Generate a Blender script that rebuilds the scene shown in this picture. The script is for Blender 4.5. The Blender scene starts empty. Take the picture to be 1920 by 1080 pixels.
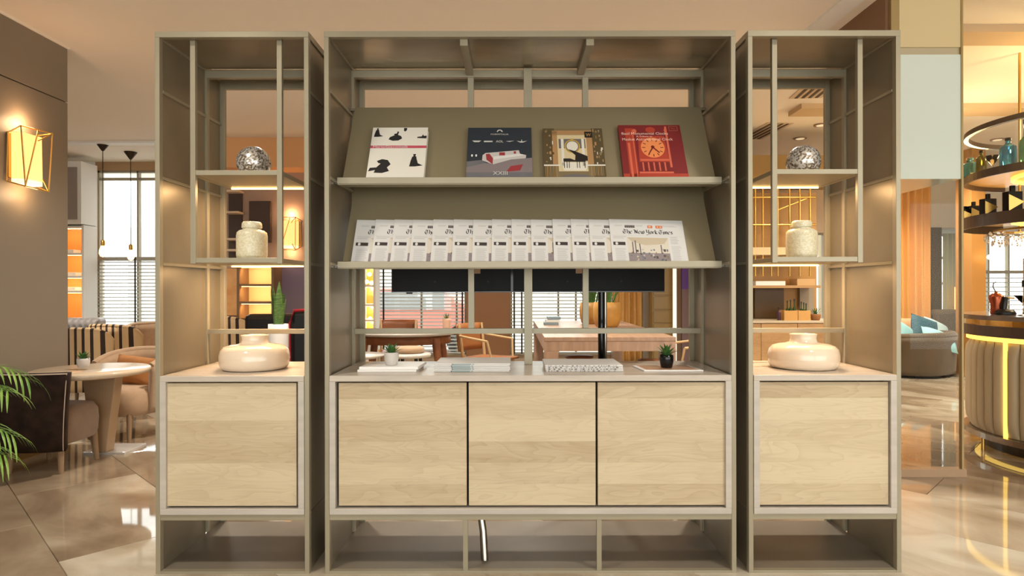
import bpy, bmesh, math, random
from mathutils import Vector, Matrix
random.seed(7)
scene = bpy.context.scene
COL = scene.collection
PI = math.pi
F = 1177.0          # focal length in pixels for a 1920 px wide frame
EYE = 1.17          # camera height
CH = 2.98           # ceiling height
FY = 2.56           # front plane of the shelving
BY = 3.13           # back plane of the shelving
MY = 2.965          # middle posts
FAR = 9.0           # far wall

def P(px, py, Y):
    return Vector(((px - 960) * Y / F, Y, EYE - (py - 540) * Y / F))
def XX(px, Y): return (px - 960) * Y / F
def ZZ(py, Y): return EYE - (py - 540) * Y / F
def lin(c):
    out = []
    for v in c[:3]:
        v = v / 255.0
        out.append(v / 12.92 if v <= 0.04045 else ((v + 0.055) / 1.055) ** 2.4)
    return (out[0], out[1], out[2], 1.0)

# ------------------------------------------------------------------ camera, world, lights
cam_d = bpy.data.cameras.new('camera')
cam = bpy.data.objects.new('camera', cam_d)
COL.objects.link(cam)
cam.location = (0, 0, EYE)
cam.rotation_euler = (PI / 2, math.radians(0.11), 0)
cam_d.sensor_width = 36.0
cam_d.lens = 36.0 * F / 1920.0 * 1.005
cam_d.clip_start = 0.05
scene.camera = cam
vs = scene.view_settings
vs.view_transform = 'Standard'
vs.look = 'None'
vs.gamma = 1.0
vs.use_curve_mapping = False
vs.exposure = 0.1

world = bpy.data.worlds.new('sky')
scene.world = world
world.use_nodes = True
bg = world.node_tree.nodes['Background']
bg.inputs[0].default_value = (0.95, 1.0, 0.98, 1)
bg.inputs[1].default_value = 3.9

def area(name, loc, rot, sx, sy, power, col):
    l = bpy.data.lights.new(name, 'AREA')
    l.shape = 'RECTANGLE'; l.size = sx; l.size_y = sy
    l.energy = power; l.color = col
    o = bpy.data.objects.new(name, l); COL.objects.link(o)
    o.location = loc; o.rotation_euler = rot
    return o
def portal(*a):
    # guides the sky's light in through an opening; gives off no light of its own
    o = area(*a, 1.0, (1, 1, 1)); o.data.cycles.is_portal = True
    return o
# daylight through the glazed street front behind the camera and through the far windows
portal('daylight_street_front', (1.0, -4.05, 1.4), (PI / 2, 0, 0), 15.5, 2.75)
portal('daylight_left_window', (-4.93, FAR + 0.2, 1.58), (-PI / 2, 0, 0), 2.06, 2.56)
portal('daylight_middle_window', (-0.25, FAR + 0.2, 1.2), (-PI / 2, 0, 0), 3.5, 2.0)
portal('daylight_right_window', (7.95, 10.1, 1.2), (-PI / 2, 0, 0), 2.6, 1.7)

def lamp(name, kind, loc, power, col, size=0.05, spot=None, rot=(0, 0, 0), blend=0.6):
    l = bpy.data.lights.new(name, kind)
    l.energy = power; l.color = col
    l.shadow_soft_size = size
    if spot: l.spot_size = spot; l.spot_blend = blend
    o = bpy.data.objects.new(name, l); COL.objects.link(o)
    o.location = loc; o.rotation_euler = rot
    return o
WARM = (1.0, 0.66, 0.36)
WARMW = (1.0, 0.92, 0.80)

# ------------------------------------------------------------------ materials
MATS = {}
def mat(name, rgb, rough=0.5, metal=0.0, var=0.0, vscale=8.0, stretch=(1, 1, 1), bump=0.0, emit=None,
        estr=0.0, trans=0.0, ior=1.45, rgb2=None, coat=0.0, sheen=0.0, spec=0.5, alpha=1.0):
    if name in MATS: return MATS[name]
    m = bpy.data.materials.new(name); m.use_nodes = True
    nt = m.node_tree; b = nt.nodes['Principled BSDF']
    c = lin(rgb)
    b.inputs['Base Color'].default_value = c
    b.inputs['Roughness'].default_value = rough
    b.inputs['Metallic'].default_value = metal
    b.inputs['IOR'].default_value = ior
    b.inputs['Transmission Weight'].default_value = trans
    b.inputs['Coat Weight'].default_value = coat
    b.inputs['Sheen Weight'].default_value = sheen
    b.inputs['Specular IOR Level'].default_value = spec
    b.inputs['Alpha'].default_value = alpha
    if emit:
        b.inputs['Emission Color'].default_value = lin(emit)
        b.inputs['Emission Strength'].default_value = estr
    if var or bump or rgb2:
        tc = nt.nodes.new('ShaderNodeTexCoord')
        mp = nt.nodes.new('ShaderNodeMapping'); mp.inputs['Scale'].default_value = stretch
        nz = nt.nodes.new('ShaderNodeTexNoise'); nz.inputs['Scale'].default_value = vscale
        nz.inputs['Detail'].default_value = 5.0
        nt.links.new(tc.outputs['Object'], mp.inputs['Vector'])
        nt.links.new(mp.outputs[0], nz.inputs['Vector'])
        if var or rgb2:
            rp = nt.nodes.new('ShaderNodeValToRGB')
            lo = lin(rgb2) if rgb2 else tuple(max(0, x * (1 - var)) for x in c[:3]) + (1,)
            hi = c if rgb2 else tuple(min(1, x * (1 + var)) for x in c[:3]) + (1,)
            rp.color_ramp.elements[0].position = 0.32; rp.color_ramp.elements[0].color = lo
            rp.color_ramp.elements[1].position = 0.68; rp.color_ramp.elements[1].color = hi
            nt.links.new(nz.outputs['Fac'], rp.inputs[0])
            nt.links.new(rp.outputs[0], b.inputs['Base Color'])
        if bump:
            bp = nt.nodes.new('ShaderNodeBump'); bp.inputs['Strength'].default_value = bump
            bp.inputs['Distance'].default_value = 0.01
            nt.links.new(nz.outputs['Fac'], bp.inputs['Height'])
            nt.links.new(bp.outputs[0], b.inputs['Normal'])
    MATS[name] = m
    return m

def oak_mat(name, light, dark, plank=11.5, rough=0.5):
    m = bpy.data.materials.new(name); m.use_nodes = True
    nt = m.node_tree; b = nt.nodes['Principled BSDF']; L = nt.links
    b.inputs['Roughness'].default_value = rough
    def math_(op, a, c=None, d=None):
        n = nt.nodes.new('ShaderNodeMath'); n.operation = op
        for i, v in enumerate((a, c, d)):
            if v is None: continue
            if isinstance(v, (int, float)): n.inputs[i].default_value = v
            else: L.new(v, n.inputs[i])
        return n.outputs[0]
    def noise(vec, w, scale, detail, dist=0.0):
        n = nt.nodes.new('ShaderNodeTexNoise'); n.noise_dimensions = '4D'
        n.inputs['Scale'].default_value = scale; n.inputs['Detail'].default_value = detail; n.inputs['Distortion'].default_value = dist
        L.new(vec, n.inputs['Vector']); L.new(w, n.inputs['W'])
        return n.outputs['Fac']
    def mapped(s_):
        mp = nt.nodes.new('ShaderNodeMapping'); mp.inputs['Scale'].default_value = s_
        L.new(tc.outputs['Object'], mp.inputs['Vector']); return mp.outputs[0]
    tc = nt.nodes.new('ShaderNodeTexCoord'); oi = nt.nodes.new('ShaderNodeObjectInfo')
    sep = nt.nodes.new('ShaderNodeSeparateXYZ'); L.new(tc.outputs['Object'], sep.inputs[0])
    idx = math_('FLOOR', math_('MULTIPLY', sep.outputs['Z'], plank))
    pid = math_('MULTIPLY_ADD', oi.outputs['Random'], 17.3, idx)
    wn = nt.nodes.new('ShaderNodeTexWhiteNoise'); wn.noise_dimensions = '1D'; L.new(pid, wn.inputs['W'])
    # growth rings: contour lines of a slow noise, so that arches appear
    slow = noise(mapped((1.6, 1, 7.5)), pid, 1.5, 2.0, 0.4)
    ring = math_('FRACT', math_('MULTIPLY', slow, 13.0))
    ring = math_('POWER', ring, 2.2)
    fine = noise(mapped((5, 5, 130)), pid, 2.0, 4.0)
    cloud = noise(mapped((2.2, 1, 9)), pid, 1.3, 3.0)
    t = math_('MULTIPLY_ADD', wn.outputs['Value'], 0.36, 0.12)
    t = math_('MULTIPLY_ADD', cloud, 0.55, t)
    t = math_('MULTIPLY_ADD', fine, 0.30, t)
    t = math_('SUBTRACT', t, math_('MULTIPLY', math_('MULTIPLY', ring, 0.24), cloud))
    rp = nt.nodes.new('ShaderNodeValToRGB')
    rp.color_ramp.elements[0].position = 0.34; rp.color_ramp.elements[0].color = lin(dark)
    rp.color_ramp.elements[1].position = 0.86; rp.color_ramp.elements[1].color = lin(light)
    L.new(t, rp.inputs[0]); L.new(rp.outputs[0], b.inputs['Base Color'])
    MATS[name] = m
    return m

def marble_mat(name):
    m = bpy.data.materials.new(name); m.use_nodes = True
    nt = m.node_tree; b = nt.nodes['Principled BSDF']; L = nt.links
    b.inputs['Roughness'].default_value = 0.045
    b.inputs['Specular IOR Level'].default_value = 0.6
    tc = nt.nodes.new('ShaderNodeTexCoord'); oi = nt.nodes.new('ShaderNodeObjectInfo')
    mp = nt.nodes.new('ShaderNodeMapping'); mp.inputs['Scale'].default_value = (1.0, 1.7, 1)
    L.new(tc.outputs['Object'], mp.inputs['Vector'])
    w = nt.nodes.new('ShaderNodeMath'); w.operation = 'MULTIPLY'; w.inputs[1].default_value = 40
    L.new(oi.outputs['Random'], w.inputs[0])
    nz = nt.nodes.new('ShaderNodeTexNoise'); nz.noise_dimensions = '4D'; nz.inputs['Scale'].default_value = 1.1
    nz.inputs['Detail'].default_value = 8; nz.inputs['Distortion'].default_value = 1.3
    L.new(mp.outputs[0], nz.inputs['Vector']); L.new(w.outputs[0], nz.inputs['W'])
    ad = nt.nodes.new('ShaderNodeMath'); ad.operation = 'MULTIPLY_ADD'
    L.new(oi.outputs['Random'], ad.inputs[0]); ad.inputs[1].default_value = 0.36; L.new(nz.outputs['Fac'], ad.inputs[2])
    rp = nt.nodes.new('ShaderNodeValToRGB')
    r = rp.color_ramp
    r.elements[0].position = 0.38; r.elements[0].color = lin((116, 98, 78))
    r.elements[1].position = 0.95; r.elements[1].color = lin((200, 192, 176))
    for p_, c_ in ((0.55, (141, 122, 101)), (0.66, (158, 141, 119)), (0.78, (178, 164, 143))):
        e = r.elements.new(p_); e.color = lin(c_)
    L.new(ad.outputs[0], rp.inputs[0]); L.new(rp.outputs[0], b.inputs['Base Color'])
    MATS[name] = m
    return m

def stripe_mat(name, light, dark, freq):
    m = bpy.data.materials.new(name); m.use_nodes = True
    nt = m.node_tree; b = nt.nodes['Principled BSDF']; L = nt.links
    b.inputs['Roughness'].default_value = 0.85
    tc = nt.nodes.new('ShaderNodeTexCoord')
    wv = nt.nodes.new('ShaderNodeTexWave'); wv.inputs['Scale'].default_value = freq
    wv.bands_direction = 'X'
    L.new(tc.outputs['Object'], wv.inputs['Vector'])
    rp = nt.nodes.new('ShaderNodeValToRGB'); rp.color_ramp.interpolation = 'CONSTANT'
    rp.color_ramp.elements[0].position = 0; rp.color_ramp.elements[0].color = lin(dark)
    rp.color_ramp.elements[1].position = 0.3; rp.color_ramp.elements[1].color = lin(light)
    L.new(wv.outputs['Fac'], rp.inputs[0]); L.new(rp.outputs[0], b.inputs['Base Color'])
    MATS[name] = m
    return m

def speckle_mat(name, c1, c2, scale, rough=0.2, metal=0.0, bump=0.0):
    m = bpy.data.materials.new(name); m.use_nodes = True
    nt = m.node_tree; b = nt.nodes['Principled BSDF']; L = nt.links
    b.inputs['Roughness'].default_value = rough; b.inputs['Metallic'].default_value = metal
    tc = nt.nodes.new('ShaderNodeTexCoord')
    vo = nt.nodes.new('ShaderNodeTexVoronoi'); vo.inputs['Scale'].default_value = scale
    L.new(tc.outputs['Object'], vo.inputs['Vector'])
    sp = nt.nodes.new('ShaderNodeSeparateColor'); L.new(vo.outputs['Color'], sp.inputs[0])
    rp = nt.nodes.new('ShaderNodeValToRGB')
    rp.color_ramp.elements[0].position = 0.25; rp.color_ramp.elements[0].color = lin(c2)
    rp.color_ramp.elements[1].position = 0.7; rp.color_ramp.elements[1].color = lin(c1)
    L.new(sp.outputs[0], rp.inputs[0]); L.new(rp.outputs[0], b.inputs['Base Color'])
    if bump:
        # every shard tilts its own way
        bp = nt.nodes.new('ShaderNodeBump'); bp.inputs['Strength'].default_value = bump
        bp.inputs['Distance'].default_value = 0.02
        L.new(sp.outputs[1], bp.inputs['Height']); L.new(bp.outputs[0], b.inputs['Normal'])
    MATS[name] = m
    return m

TAUPE = mat('taupe_painted_metal', (157, 147, 124), 0.38, 0.25, var=0.05, vscale=3)
PEWTER = mat('taupe_side_panel_metal', (140, 129, 108), 0.34, 0.45, var=0.16, vscale=2.2, stretch=(1, 1, 0.6))
DISPLAY = mat('olive_taupe_display_metal', (140, 127, 99), 0.5, 0.1, var=0.04, vscale=2)
OAK = oak_mat('light_oak_veneer', (206, 188, 156), (170, 146, 112))
LIME = mat('whitewashed_wood', (188, 179, 168), 0.35, var=0.07, vscale=5, stretch=(1, 6, 6))
TOPW = mat('whitewashed_wood_top', (190, 178, 164), 0.27, var=0.08, vscale=4, stretch=(1, 8, 8))
DARK = mat('dark_gap', (44, 38, 30), 0.7)
LED = mat('warm_led', (255, 220, 150), 0.5, emit=(255, 205, 120), estr=7)
GOLD = mat('brushed_brass', (212, 170, 92), 0.28, 0.9)
CHROME = mat('chrome', (168, 162, 154), 0.18, 1.0)
BLACKM = mat('black_plastic', (18, 18, 19), 0.35)
BLACKG = mat('black_gloss', (14, 14, 15), 0.12)
MARBLE = marble_mat('polished_marble_tile')
GROUT = mat('grout', (150, 132, 110), 0.5)
CEILM = mat('warm_lit_ceiling', (238, 228, 213), 0.85, var=0.02, vscale=0.6)  # warm lamplight on a white ceiling, put into its colour
WALLT = mat('taupe_wall_panel', (130, 118, 102), 0.45, var=0.04, vscale=1.2)
WHITEP = mat('white_paint', (232, 230, 224), 0.6)
BEIGEW = mat('beige_wall', (196, 172, 144), 0.7)
BROWNW = mat('brown_wall_panel', (150, 108, 74), 0.55, var=0.05, vscale=2)
def thin_glass(name, refl=0.06):
    m = bpy.data.materials.new(name); m.use_nodes = True
    nt = m.node_tree; nt.nodes.remove(nt.nodes['Principled BSDF'])
    t = nt.nodes.new('ShaderNodeBsdfTransparent'); t.inputs[0].default_value = (0.97, 0.98, 0.97, 1)
    g = nt.nodes.new('ShaderNodeBsdfGlossy'); g.inputs['Roughness'].default_value = 0.01
    mx = nt.nodes.new('ShaderNodeMixShader'); mx.inputs[0].default_value = refl
    nt.links.new(t.outputs[0], mx.inputs[1]); nt.links.new(g.outputs[0], mx.inputs[2])
    nt.links.new(mx.outputs[0], nt.nodes['Material Output'].inputs['Surface'])
    MATS[name] = m
    return m
GLASSC = thin_glass('clear_glass')
GLASSP = thin_glass('mirror_glass_clear', 0.008)
CERAM = mat('cream_glazed_ceramic', (228, 208, 184), 0.08, coat=0.5)
PAPER = mat('newsprint', (216, 213, 210), 0.8)
INK = mat('ink_black', (30, 29, 30), 0.8)
INKG = mat('ink_grey', (176, 171, 168), 0.8)
INKM = mat('ink_mid_grey', (120, 112, 108), 0.8)
GREENL = mat('leaf_green', (84, 128, 62), 0.5, rgb2=(48, 88, 40), vscale=20)
WALNUT = mat('walnut_wood', (128, 76, 44), 0.4, var=0.2, vscale=4, stretch=(1, 8, 8))
ROSEW = mat('rosy_wood', (170, 138, 114), 0.35, var=0.14, vscale=3, stretch=(8, 1, 1))

# ------------------------------------------------------------------ mesh builder
class MB:
    def __init__(s):
        s.v = []; s.f = []; s.mi = []; s.sm = []
    def add(s, vs_, fs, mi=0, smooth=False):
        o = len(s.v)
        s.v += [Vector(a) for a in vs_]
        for f in fs:
            s.f.append([o + i for i in f]); s.mi.append(mi); s.sm.append(smooth)
        return s
    def box(s, x0, x1, y0, y1, z0, z1, mi=0):
        vs_ = [(x, y, z) for z in (z0, z1) for y in (y0, y1) for x in (x0, x1)]
        return s.add(vs_, [(0, 2, 3, 1), (4, 5, 7, 6), (0, 1, 5, 4), (2, 6, 7, 3), (0, 4, 6, 2), (1, 3, 7, 5)], mi)
    def bar(s, a, b, w, h=None, mi=0, up=(0, 0, 1)):
        h = h or w
        a, b = Vector(a), Vector(b); d = (b - a).normalized()
        u = Vector(up)
        if abs(d.dot(u)) > 0.95: u = Vector((0, 1, 0))
        r = d.cross(u).normalized() * (w / 2); t = r.cross(d).normalized() * (h / 2)
        vs_ = [p + q for p in (a, b) for q in (-r - t, r - t, r + t, -r + t)]
        return s.add(vs_, [(0, 1, 2, 3), (7, 6, 5, 4), (0, 4, 5, 1), (1, 5, 6, 2), (2, 6, 7, 3), (3, 7, 4, 0)], mi)
    def tube(s, pts, rad, seg=10, mi=0, caps=True, smooth=True):
        pts = [Vector(p) for p in pts]; n = len(pts)
        rads = rad if isinstance(rad, (list, tuple)) else [rad] * n
        vs_ = []; fs = []
        ref = Vector((0.31, 0.17, 0.93)).normalized()
        for i, p in enumerate(pts):
            d = (pts[min(i + 1, n - 1)] - pts[max(i - 1, 0)]).normalized()
            r = ref if abs(d.dot(ref)) < 0.95 else Vector((1, 0, 0))
            u = d.cross(r).normalized(); w = d.cross(u)
            for k in range(seg):
                a = 2 * PI * k / seg
                vs_.append(p + (u * math.cos(a) + w * math.sin(a)) * rads[i])
        for i in range(n - 1):
            for k in range(seg):
                k2 = (k + 1) % seg
                fs.append((i * seg + k, i * seg + k2, (i + 1) * seg + k2, (i + 1) * seg + k))
        s.add(vs_, fs, mi, smooth)
        if caps:
            s.add(vs_[:seg], [tuple(range(seg))[::-1]], mi)
            s.add(vs_[-seg:], [tuple(range(seg))], mi)
        return s
    def lathe(s, prof, seg=32, c=(0, 0, 0), mi=0, smooth=True, sx=1.0, sy=1.0):
        vs_ = []; fs = []; n = len(prof)
        for r, z in prof:
            for k in range(seg):
                a = 2 * PI * k / seg
                vs_.append((c[0] + r * math.cos(a) * sx, c[1] + r * math.sin(a) * sy, c[2] + z))
        for i in range(n - 1):
            for k in range(seg):
                k2 = (k + 1) % seg
                fs.append((i * seg + k, i * seg + k2, (i + 1) * seg + k2, (i + 1) * seg + k))
        s.add(vs_, fs, mi, smooth)
        if prof[0][0] > 1e-5: s.add(vs_[:seg], [tuple(range(seg))[::-1]], mi)
        if prof[-1][0] > 1e-5: s.add(vs_[-seg:], [tuple(range(seg))], mi)
        return s
    def prism(s, poly, z0, z1, mi=0):
        n = len(poly)
        vs_ = [(x, y, z0) for x, y in poly] + [(x, y, z1) for x, y in poly]
        fs = [tuple(range(n))[::-1], tuple(range(n, 2 * n))] + [(i, (i + 1) % n, n + (i + 1) % n, n + i) for i in range(n)]
        return s.add(vs_, fs, mi)
    def flat(s, poly, z, mi=0):
        return s.add([(x, y, z) for x, y in poly], [tuple(range(len(poly)))], mi)
    def rect(s, x0, x1, y0, y1, z, mi=0):
        return s.flat([(x0, y0), (x1, y0), (x1, y1), (x0, y1)], z, mi)
    def disc(s, cx, cy, rx, ry, z, mi=0, n=20):
        return s.flat([(cx + rx * math.cos(2 * PI * k / n), cy + ry * math.sin(2 * PI * k / n)) for k in range(n)], z, mi)
    def grid(s, fn, nu, nv, mi=0, smooth=True):
        vs_ = [fn(i / nu, j / nv) for j in range(nv + 1) for i in range(nu + 1)]
        fs = [(j * (nu + 1) + i, j * (nu + 1) + i + 1, (j + 1) * (nu + 1) + i + 1, (j + 1) * (nu + 1) + i) for j in range(nv) for i in range(nu)]
        return s.add(vs_, fs, mi, smooth)
    def arcband(s, c, r0, r1, z0, z1, a0, a1, n=48, mi=0, smooth=False):
        # a ring sector of rectangular section
        vs_ = []; fs = []
        for k in range(n + 1):
            a = a0 + (a1 - a0) * k / n
            for r, z in ((r0, z0), (r1, z0), (r1, z1), (r0, z1)):
                vs_.append((c[0] + r * math.cos(a), c[1] + r * math.sin(a), z))
        for k in range(n):
            for j in range(4):
                j2 = (j + 1) % 4
                fs.append((k * 4 + j, (k + 1) * 4 + j, (k + 1) * 4 + j2, k * 4 + j2))
        fs.append((0, 1, 2, 3)); fs.append((n * 4 + 3, n * 4 + 2, n * 4 + 1, n * 4))
        return s.add(vs_, fs, mi, smooth)
    def text(s, body, x, y, z, size, mi=0, align='LEFT', width=None):
        cu = bpy.data.curves.new('lettering', 'FONT'); cu.body = body; cu.size = size; cu.align_x = 'LEFT'
        cu.resolution_u = 2
        ob = bpy.data.objects.new('lettering', cu); COL.objects.link(ob)
        dg = bpy.context.evaluated_depsgraph_get()
        me = ob.evaluated_get(dg).to_mesh()
        vs_ = [v.co.copy() for v in me.vertices]; fs = [tuple(p.vertices) for p in me.polygons]
        ob.evaluated_get(dg).to_mesh_clear()
        bpy.data.objects.remove(ob); bpy.data.curves.remove(cu)
        if not vs_: return s
        x0 = min(v.x for v in vs_); x1 = max(v.x for v in vs_)
        k = width / (x1 - x0) if width else 1.0
        off = {'LEFT': 0, 'CENTER': -(x1 - x0) * k / 2}[align]
        return s.add([((v.x - x0) * k + x + off, v.y + y, z) for v in vs_], fs, mi)
    def build(s, name, mats, parent=None, bev=0.0, solid=0.0, sub=0, origin=True):
        if not isinstance(mats, (list, tuple)): mats = [mats]
        off = Vector((0, 0, 0)); p = parent
        while p is not None:
            off += p.location; p = p.parent
        me = bpy.data.meshes.new(name)
        ob = bpy.data.objects.new(name, me); COL.objects.link(ob)
        vs_ = [v - off for v in s.v]
        if origin and vs_:
            lo = Vector([min(v[i] for v in vs_) for i in range(3)]); hi = Vector([max(v[i] for v in vs_) for i in range(3)])
            o = Vector(((lo.x + hi.x) / 2, (lo.y + hi.y) / 2, lo.z))
            vs_ = [v - o for v in vs_]
            ob.location = o
        me.from_pydata([tuple(v) for v in vs_], [], s.f)
        for m in mats: me.materials.append(m)
        for p_, mi, sm in zip(me.polygons, s.mi, s.sm):
            p_.material_index = mi; p_.use_smooth = sm
        me.update()
        if parent: ob.parent = parent
        if solid:
            md = ob.modifiers.new('thickness', 'SOLIDIFY'); md.thickness = solid; md.offset = 0
        if bev:
            md = ob.modifiers.new('edges', 'BEVEL'); md.width = bev; md.segments = 2; md.limit_method = 'ANGLE'
        if sub:
            md = ob.modifiers.new('round', 'SUBSURF'); md.levels = sub; md.render_levels = sub
        return ob

def tag(o, label, cat, group=None):
    o['label'] = label; o['category'] = cat
    if group: o['group'] = group
    return o
def struct(o):
    o['kind'] = 'structure'
    return o
def thing(name, label, cat, loc=(0, 0, 0), group=None):
    o = bpy.data.objects.new(name, None); COL.objects.link(o)
    o.empty_display_size = 0.1
    o.location = loc
    return tag(o, label, cat, group)
def copy_tree(o, parent=None):
    c = o.copy(); COL.objects.link(c); c.parent = parent
    for ch in list(o.children): copy_tree(ch, c)
    return c
def box(name, m, x0, x1, y0, y1, z0, z1, parent=None, bev=0.0):
    return MB().box(x0, x1, y0, y1, z0, z1).build(name, m, parent, bev)
# ------------------------------------------------------------------ the setting
floor = struct(box('floor', GROUT, -7.2, 9.4, -4.2, 10.4, -0.2, -0.0015))
tm = MB().box(-0.5992, 0.5992, -0.2992, 0.2992, -0.012, 0.0)
tile0 = tm.build('tile', MARBLE, None, bev=0.002)
tile_mesh = tile0.data
bpy.data.objects.remove(tile0)
r2 = math.sqrt(0.5)
for i in range(-14, 26):
    q = 0.53 + 0.6 * i + 0.3
    for j in range(-14, 14):
        p = -0.856 + 1.2 * j + (0.6 if i % 2 else 0.0) + 0.6
        x = (p + q) * r2; y = (q - p) * r2
        if 0.9 < y < 10.1 and abs(x) < 0.84 * y + 0.75 and -6.6 < x < 8.9:
            t = bpy.data.objects.new('tile', tile_mesh); COL.objects.link(t)
            t.parent = floor
            t.location = (x - floor.location.x, y - floor.location.y, -floor.location.z)
            t.rotation_euler = (0, 0, -PI / 4)
            md = t.modifiers.new('edges', 'BEVEL'); md.width = 0.002; md.segments = 1

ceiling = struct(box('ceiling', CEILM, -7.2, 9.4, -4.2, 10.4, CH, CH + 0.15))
# ceiling trims: cove line before the windows, long band on the right, strips above the bar coloured as soft shadow
struct(box('trim_1', WHITEP, -7.0, -3.3, 7.72, 7.86, CH - 0.025, CH + 0.01))
struct(box('trim_2', WHITEP, 2.06, 2.2, 2.2, 8.9, CH - 0.02, CH + 0.01))
SHADE_BAND = mat('ceiling_shade_band', (206, 178, 140), 0.8)  # darker tone imitates soft shadow bands on the ceiling
struct(box('shade_trim_3', SHADE_BAND, 2.85, 9.0, 4.35, 4.6, CH - 0.05, CH + 0.01))
struct(box('shade_trim_4', SHADE_BAND, 2.85, 9.0, 6.2, 6.5, CH - 0.05, CH + 0.01))

# left wall with panel joint and plinth
WX = -3.33
wl = struct(thing('wall_left', '', '', (WX - 0.1, 1.0, 0)))
del wl['label']; del wl['category']
JZ = ZZ(193, 4.73)
for a, b in ((-4.1, 0.9), (0.905, 2.8), (2.805, 4.73)):
    box('wall_panel', WALLT, WX - 0.25, WX, a, b, 0.09, JZ - 0.004, wl)
    box('wall_panel', WALLT, WX - 0.25, WX, a, b, JZ + 0.004, CH, wl)
box('backing', DARK, WX - 0.24, WX - 0.012, -4.1, 4.72, 0.0, CH, wl)
struct(box('baseboard_left', mat('bronze_plinth', (150, 118, 70), 0.3, 0.5), WX - 0.25, WX + 0.012, -4.1, 4.74, 0, 0.09))
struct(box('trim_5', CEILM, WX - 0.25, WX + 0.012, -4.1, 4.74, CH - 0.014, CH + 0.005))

struct(box('wall_far_left_side', BEIGEW, -7.2, -7.0, -4.2, 9.2, 0, CH))
struct(box('wall_right_side', BEIGEW, 9.2, 9.4, -4.2, 10.4, 0, CH))
# street front behind the camera: piers, sill and lintel around open glazing
for k, x in enumerate((-6.9, -2.6, 2.6, 7.2)):
    struct(box('wall_street_pier_%d' % (k + 1), BEIGEW, x - 0.2, x + 0.2, -4.2, -4.0, 0, CH))
struct(box('wall_street_lintel', BEIGEW, -7.0, 9.2, -4.2, -4.0, 2.75, CH))

# far wall with window openings
def wallseg(n, x0, x1, z0, z1, m=BEIGEW, Y=FAR, t=0.2):
    return struct(box('wall_far_%s' % n, m, x0, x1, Y, Y + t, z0, z1))
W1 = (XX(183, FAR), -3.9); W2 = (XX(704, FAR), XX(874, FAR)); W3 = (XX(957, FAR), XX(1150, FAR))
wallseg('corner', -7.0, W1[0], 0, CH, WHITEP)
wallseg('head', W1[0], W1[1], 2.86, CH, mat('tan_window_head', (176, 142, 104), 0.6))
wallseg('sill', W1[0], W1[1], 0, 0.3, WHITEP)
wallseg('middle', W1[1], W2[0], 0, CH)
wallseg('pier', W2[1], W3[0], 0, CH, BROWNW)
wallseg('head_middle', W2[0], W2[1], 2.2, CH)
wallseg('head_centre', W3[0], W3[1], 2.2, CH)
wallseg('sill_middle', W2[0], W2[1], 0, 0.22)
wallseg('sill_centre', W3[0], W3[1], 0, 0.22)
GREY = mat('warm_grey_wall', (150, 138, 122), 0.6)
wallseg('right', W3[1], XX(1524, FAR), 0, CH, BEIGEW)
wallseg('right_end', XX(1549, FAR), 4.9, 0, CH, BEIGEW)
wallseg('right_head', XX(1524, FAR), XX(1549, FAR), 1.95, CH, BEIGEW)
wallseg('right_sill', XX(1524, FAR), XX(1549, FAR), 0, 0.6, BEIGEW)
AMBERW = mat('amber_wall_panel', (186, 132, 66), 0.5)

WFR = mat('bronze_window_frame', (168, 158, 136), 0.5)
SLAT = mat('white_blind_slat', (178, 177, 168), 0.6)
TAPE = mat('blind_tape', (60, 56, 52), 0.8)
def window(n, x0, x1, z0, z1, Y, mull, trans=()):
    w = struct(thing('window_%d' % n, '', '', ((x0 + x1) / 2, Y, z0)))
    del w['label']; del w['category']
    b = 0.025
    box('window_frame', WFR, x0, x1, Y + 0.05, Y + 0.12, z0, z0 + b, w)
    box('window_frame', WFR, x0, x1, Y + 0.05, Y + 0.12, z1 - b, z1, w)
    box('window_frame', WFR, x0, x0 + b, Y + 0.05, Y + 0.12, z0, z1, w)
    box('window_frame', WFR, x1 - b, x1, Y + 0.05, Y + 0.12, z0, z1, w)
    xs = [x0] + list(mull) + [x1]
    for m_ in mull: box('mullion', WFR, m_ - 0.012, m_ + 0.012, Y + 0.05, Y + 0.12, z0, z1, w)
    for t_ in trans: box('transom', WFR, x0, x1, Y + 0.055, Y + 0.115, t_ - 0.018, t_ + 0.018, w)
    for a, c in zip(xs[:-1], xs[1:]):
        box('pane', GLASSC, a, c, Y + 0.08, Y + 0.086, z0, z1, w)
    return w
def blind(x0, x1, z0, z1, Y, label, pitch=0.05, tilt=0.38, tapes=()):
    b = thing('venetian_blind', label, 'blind', ((x0 + x1) / 2, Y, z1))
    box('headrail', SLAT, x0, x1, Y - 0.025, Y + 0.025, z1 - 0.04, z1, b)
    box('bottom_rail', SLAT, x0, x1, Y - 0.022, Y + 0.022, z0, z0 + 0.02, b)
    sm = None; z = z0 + pitch
    while z < z1 - 0.05:
        if sm is None:
            m = MB(); c, s_ = math.cos(tilt), math.sin(tilt); h = 0.022
            m.bar((x0, Y, z), (x1, Y, z), 0.040, 0.002, up=(0, -s_, c))
            ob = m.build('slat', SLAT, b); sm = ob.data; loc0 = ob.location.copy(); zz0 = z
        else:
            ob = bpy.data.objects.new('slat', sm); COL.objects.link(ob); ob.parent = b
            ob.location = loc0 + Vector((0, 0, z - zz0))
        z += pitch
    for t_ in tapes:
        box('ladder_tape', TAPE, t_ - 0.012, t_ + 0.012, Y - 0.027, Y - 0.025, z0, z1, b)
    return b
mA = XX(258, FAR); 
window(1, W1[0], W1[1], 0.3, 2.86, FAR, (mA, XX(340, FAR)), (ZZ(334, FAR), ZZ(485, FAR)))
window(2, W2[0], W2[1], 0.22, 2.2, FAR, (XX(790, FAR), XX(856, FAR)))
window(3, W3[0], W3[1], 0.22, 2.2, FAR, (XX(1047, FAR), XX(1080, FAR)))
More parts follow.
